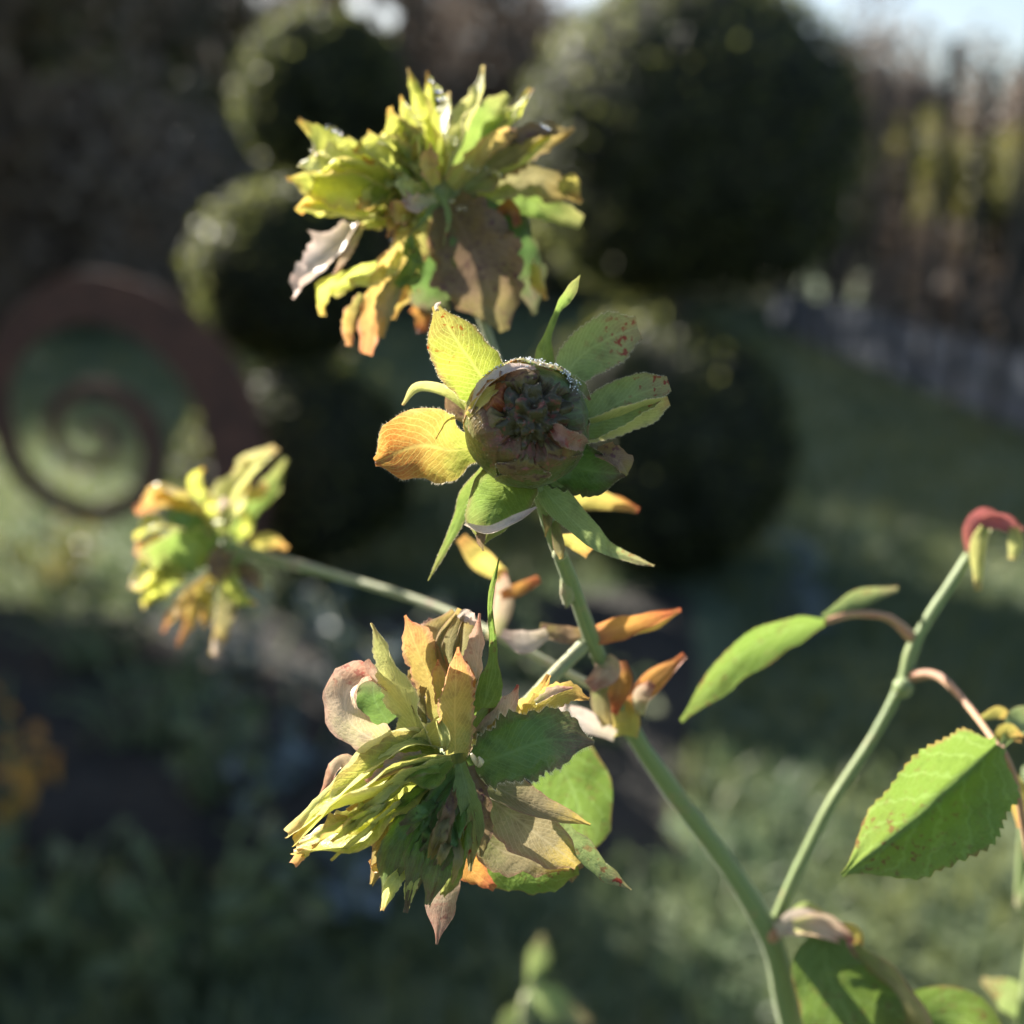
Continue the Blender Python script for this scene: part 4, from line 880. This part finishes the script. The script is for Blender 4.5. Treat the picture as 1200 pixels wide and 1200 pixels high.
b4([(540, 720, -6), (420, 860, -8), (340, 930, -6), (260, 1010, -4)], [20, 30, 34, 12], 'gold')
b4([(540, 730, -8), (470, 860, -10), (430, 960, -9), (375, 1105, -6)], [24, 40, 38, 12], 'gold')
b4([(560, 740, -10), (510, 830, -13), (520, 900, -13), (490, 990, -10)], [24, 44, 50, 14], 'yellow')
b4([(600, 720, -6), (600, 880, -8), (580, 990, -8), (540, 1140, -6)], [30, 60, 50, 26], 'olive')
b4([(560, 1050, -8), (550, 1090, -10), (545, 1140, -8)], [20, 36, 22], 'white')
b4([(640, 700, -8), (620, 800, -12), (660, 850, -12), (740, 890, -8)], [30, 56, 46, 10], 'lime')
b4([(660, 680, -2), (740, 740, -4), (780, 810, -2)], [30, 40, 10], 'brown')
b4([(600, 600, -10), (560, 680, -14), (620, 750, -12)], [60, 70, 40], 'brown')

# ---- coloured bracts where the stalks meet, behind the face-on head
def bx(pts, w, mat, nm='bract', **k):
    k.setdefault('crum', .15); k.setdefault('cup', .9)
    return blade(nm, rose, FULL, 1.0, pts, w, mat, **k)
bx([(688, 748, 40), (715, 738, 38), (745, 730, 38), (798, 714, 40)], [8, 15, 16, 10, 3], 'orange', roll=15)
bx([(740, 738, 42), (765, 728, 42), (797, 715, 42)], [8, 12, 3], 'yellow')
bx([(690, 745, 42), (665, 745, 42), (632, 738, 44)], [9, 12, 9], 'brown', roll=10)
bx([(642, 742, 42), (615, 752, 44), (588, 742, 46)], [8, 16, 6], 'white')
bx([(728, 842, 50), (764, 802, 46), (803, 768, 44)], [8, 15, 5], 'orange', roll=-15)
bx([(750, 838, 46), (752, 815, 45), (765, 800, 45)], [6, 12, 6], 'pink')
bx([(720, 862, 46), (680, 842, 40), (642, 826, 36)], [8, 15, 6], 'white')
bx([(733, 862, 48), (733, 840, 47), (716, 812, 47)], [16, 19, 8], 'yellow')
bx([(706, 772, 42), (712, 786, 40), (690, 805, 40)], [12, 18, 10], 'pink')
bx([(726, 775, 44), (728, 800, 44), (715, 835, 44)], [10, 15, 10], 'orange')
bx([(700, 800, 42), (704, 825, 42), (712, 850, 42)], [10, 13, 8], 'olive')
bx([(587, 698, 70), (607, 691, 68), (632, 678, 66)], [6, 9, 6], 'orange')
bx([(588, 674, 66), (562, 655, 62), (540, 630, 62)], [10, 16, 8], 'yellow')
bx([(578, 748, 82), (590, 705, 72), (585, 666, 65)], [9, 14, 8], 'pink')
bx([(642, 600, 51), (695, 586, 56), (745, 598, 60)], [6, 14, 4], 'yellow')
bx([(690, 590, 60), (720, 588, 61), (748, 598, 62)], [6, 9, 4], 'orange')
bx([(652, 630, 20), (676, 636, 22), (690, 648, 24)], [6, 12, 8], 'yellow')
bx([(650, 610, 14), (655, 640, 12), (658, 655, 12)], [6, 8, 3], 'olive')

# ---- leaves
def leaf(pts, w, mat='leaf', nm='leaf', **k):
    k.setdefault('crum', .06); return blade(nm, rose, FULL, 1.0, pts, w, mat, **k)
leaf([(640, 862, 48), (662, 905, 47), (680, 955, 46), (682, 1012, 45)], [10, 42, 46, 34, 4], roll=-12, cup=.4)
l = leaf([(1168, 872, 40), (1120, 915, 36), (1060, 968, 32), (986, 1026, 28)], [10, 50, 62, 48, 3], roll=-12, cup=.2, fold=.85, serr=.09, teeth=22, n=80, m=12); l['label'] = 'toothed green leaf with brown margin folded along its midrib'
leaf([(968, 728, 76), (915, 742, 70), (860, 775, 64), (798, 845, 60)], [5, 18, 24, 19, 3], roll=-30, cup=.7, serr=.05, teeth=18)
leaf([(965, 724, 77), (1005, 702, 80), (1052, 690, 84)], [5, 12, 4], 'dull', cup=.8)
stem_part('petiole', [(965, 729, 76), (1000, 720, 77), (1040, 724, 78), (1070, 748, 78)], [4, 4.2, 4.5, 7], M['petiole'])
stem_part('petiole', [(1066, 792, 78), (1100, 793, 70), (1135, 828, 58), (1172, 878, 42)], [7, 5, 4, 3.5], M['petiole'])
stem_part('petiole', [(1172, 876, 42), (1188, 910, 44), (1198, 960, 46), (1205, 1010, 48)], [5, 4, 4, 3], M['petiole'])
leaf([(1150, 842, 52), (1170, 835, 52), (1185, 842, 52)], [4, 8, 3], 'yellow')
leaf([(1165, 868, 48), (1180, 858, 46), (1198, 866, 46)], [4, 11, 5], 'yellow')
leaf([(1180, 895, 48), (1192, 930, 48), (1196, 970, 50)], [5, 12, 4], 'yellow')
leaf([(1174, 874, 43), (1198, 845, 52), (1228, 852, 60)], [4, 18, 8], 'dull')
stem_part('petiole', [(655, 788, 36), (644, 825, 43), (640, 866, 48)], [3, 3, 3], M['petiole'])
mb = MB(); ellipsoid(mb, near(1058, 806, 74), (12 * px_m(74),) * 3, 10, 8, 0, .1); mb.build('stem_node', M['stem'], rose)
mb = MB(); ellipsoid(mb, near(904, 1092, 80), (13 * px_m(74),) * 3, 10, 8, 0, .1); mb.build('stem_node', M['petiole'], rose)
# withered shoot tip
bx([(1140, 650, 76), (1138, 620, 74), (1152, 606, 74), (1172, 612, 74)], [9, 12, 14, 10], 'redtip', cup=1.2, nm='shoot_tip')
bx([(1150, 612, 72), (1175, 612, 72), (1196, 624, 72)], [10, 13, 8], 'redtip', cup=1.2, nm='shoot_tip')
bx([(1155, 618, 71), (1146, 640, 71), (1146, 692, 73)], [8, 11, 5], 'pale', cup=1.1, nm='shoot_tip')
bx([(1188, 618, 71), (1190, 635, 70), (1186, 656, 70)], [7, 11, 6], 'pale', cup=1.2, nm='shoot_tip')
# side bud at the fork
bx([(910, 1090, 76), (940, 1080, 73), (975, 1090, 72)], [10, 20, 12], 'white', cup=1.2, nm='side_bud')
bx([(930, 1085, 72), (965, 1085, 70), (1000, 1105, 70)], [10, 18, 8], 'pink', cup=1.2, nm='side_bud')
bx([(925, 1075, 76), (945, 1066, 76), (970, 1078, 76)], [6, 10, 6], 'dull', nm='side_bud')
bx([(975, 1085, 74), (998, 1094, 72), (1006, 1112, 72)], [6, 12, 6], 'yellow', nm='side_bud')
leaf([(968, 1098, 70), (970, 1140, 66), (1000, 1200, 64), (1040, 1260, 62)], [22, 46, 62, 40], roll=-10, cup=.5, n=26)
leaf([(1000, 1108, 70), (1035, 1150, 66), (1060, 1200, 66), (1070, 1260, 68)], [8, 28, 36, 30], 'olive', roll=25, cup=.6)
leaf([(1040, 1230, 66), (1080, 1196, 66), (1130, 1195, 68), (1170, 1250, 72)], [20, 34, 34, 20], roll=5, cup=.6)
stem_part('petiole', [(985, 1100, 72), (1010, 1130, 70), (1040, 1190, 70), (1050, 1260, 72)], [5, 5, 5, 5], M['petiole'])

# ---- second, thin rose shoot at the side and a pale shoot low down
p0 = at(1196, 1215, .36); r2 = empty('rose_shoot', (p0.x + .02, p0.y + .05, 0.0)); tag(r2, 'thin green shoot with one pale leaf rising beside the rose plant', 'shoot')
mb = MB(); tube(mb, [Vector((p0.x + .02, p0.y + .05, -.02)), p0, at(1196, 1060, .355), at(1204, 900, .35)], [.003, .0021, .0018, .0012], 24, 8); mb.build('stem', M['stem'], r2)
mb = MB(); blade('', None, FULL, 1.0, [(1200, 1190, 130), (1180, 1165, 126), (1150, 1148, 122)], [10, 20, 5], 'dull', mb=mb); mb.build('leaf', [M['dull'], M['hair']], r2)
p0 = at(612, 1260, .62); r3 = empty('weed_shoot', (p0.x, p0.y + .1, 0.0)); tag(r3, 'pale soft leaved shoot standing low in front of the planting bed', 'shoot')
mb = MB(); tube(mb, [Vector((p0.x, p0.y + .1, -.02)), p0, at(622, 1170, .62), at(634, 1105, .62)], [.003, .0026, .0024, .002], 24, 8); mb.build('stem', M['stem_b'], r3)
for pts, w in (([(624, 1150, 385), (632, 1120, 380), (636, 1095, 380)], [8, 14, 4]), ([(615, 1160, 385), (645, 1175, 375), (690, 1200, 370)], [8, 20, 6]), ([(618, 1180, 385), (600, 1200, 375), (590, 1230, 370)], [8, 16, 6])):
    mb = MB(); blade('', None, FULL, 1.0, pts, w, 'dull', mb=mb); mb.build('leaf', [M['dull'], M['hair']], r3)
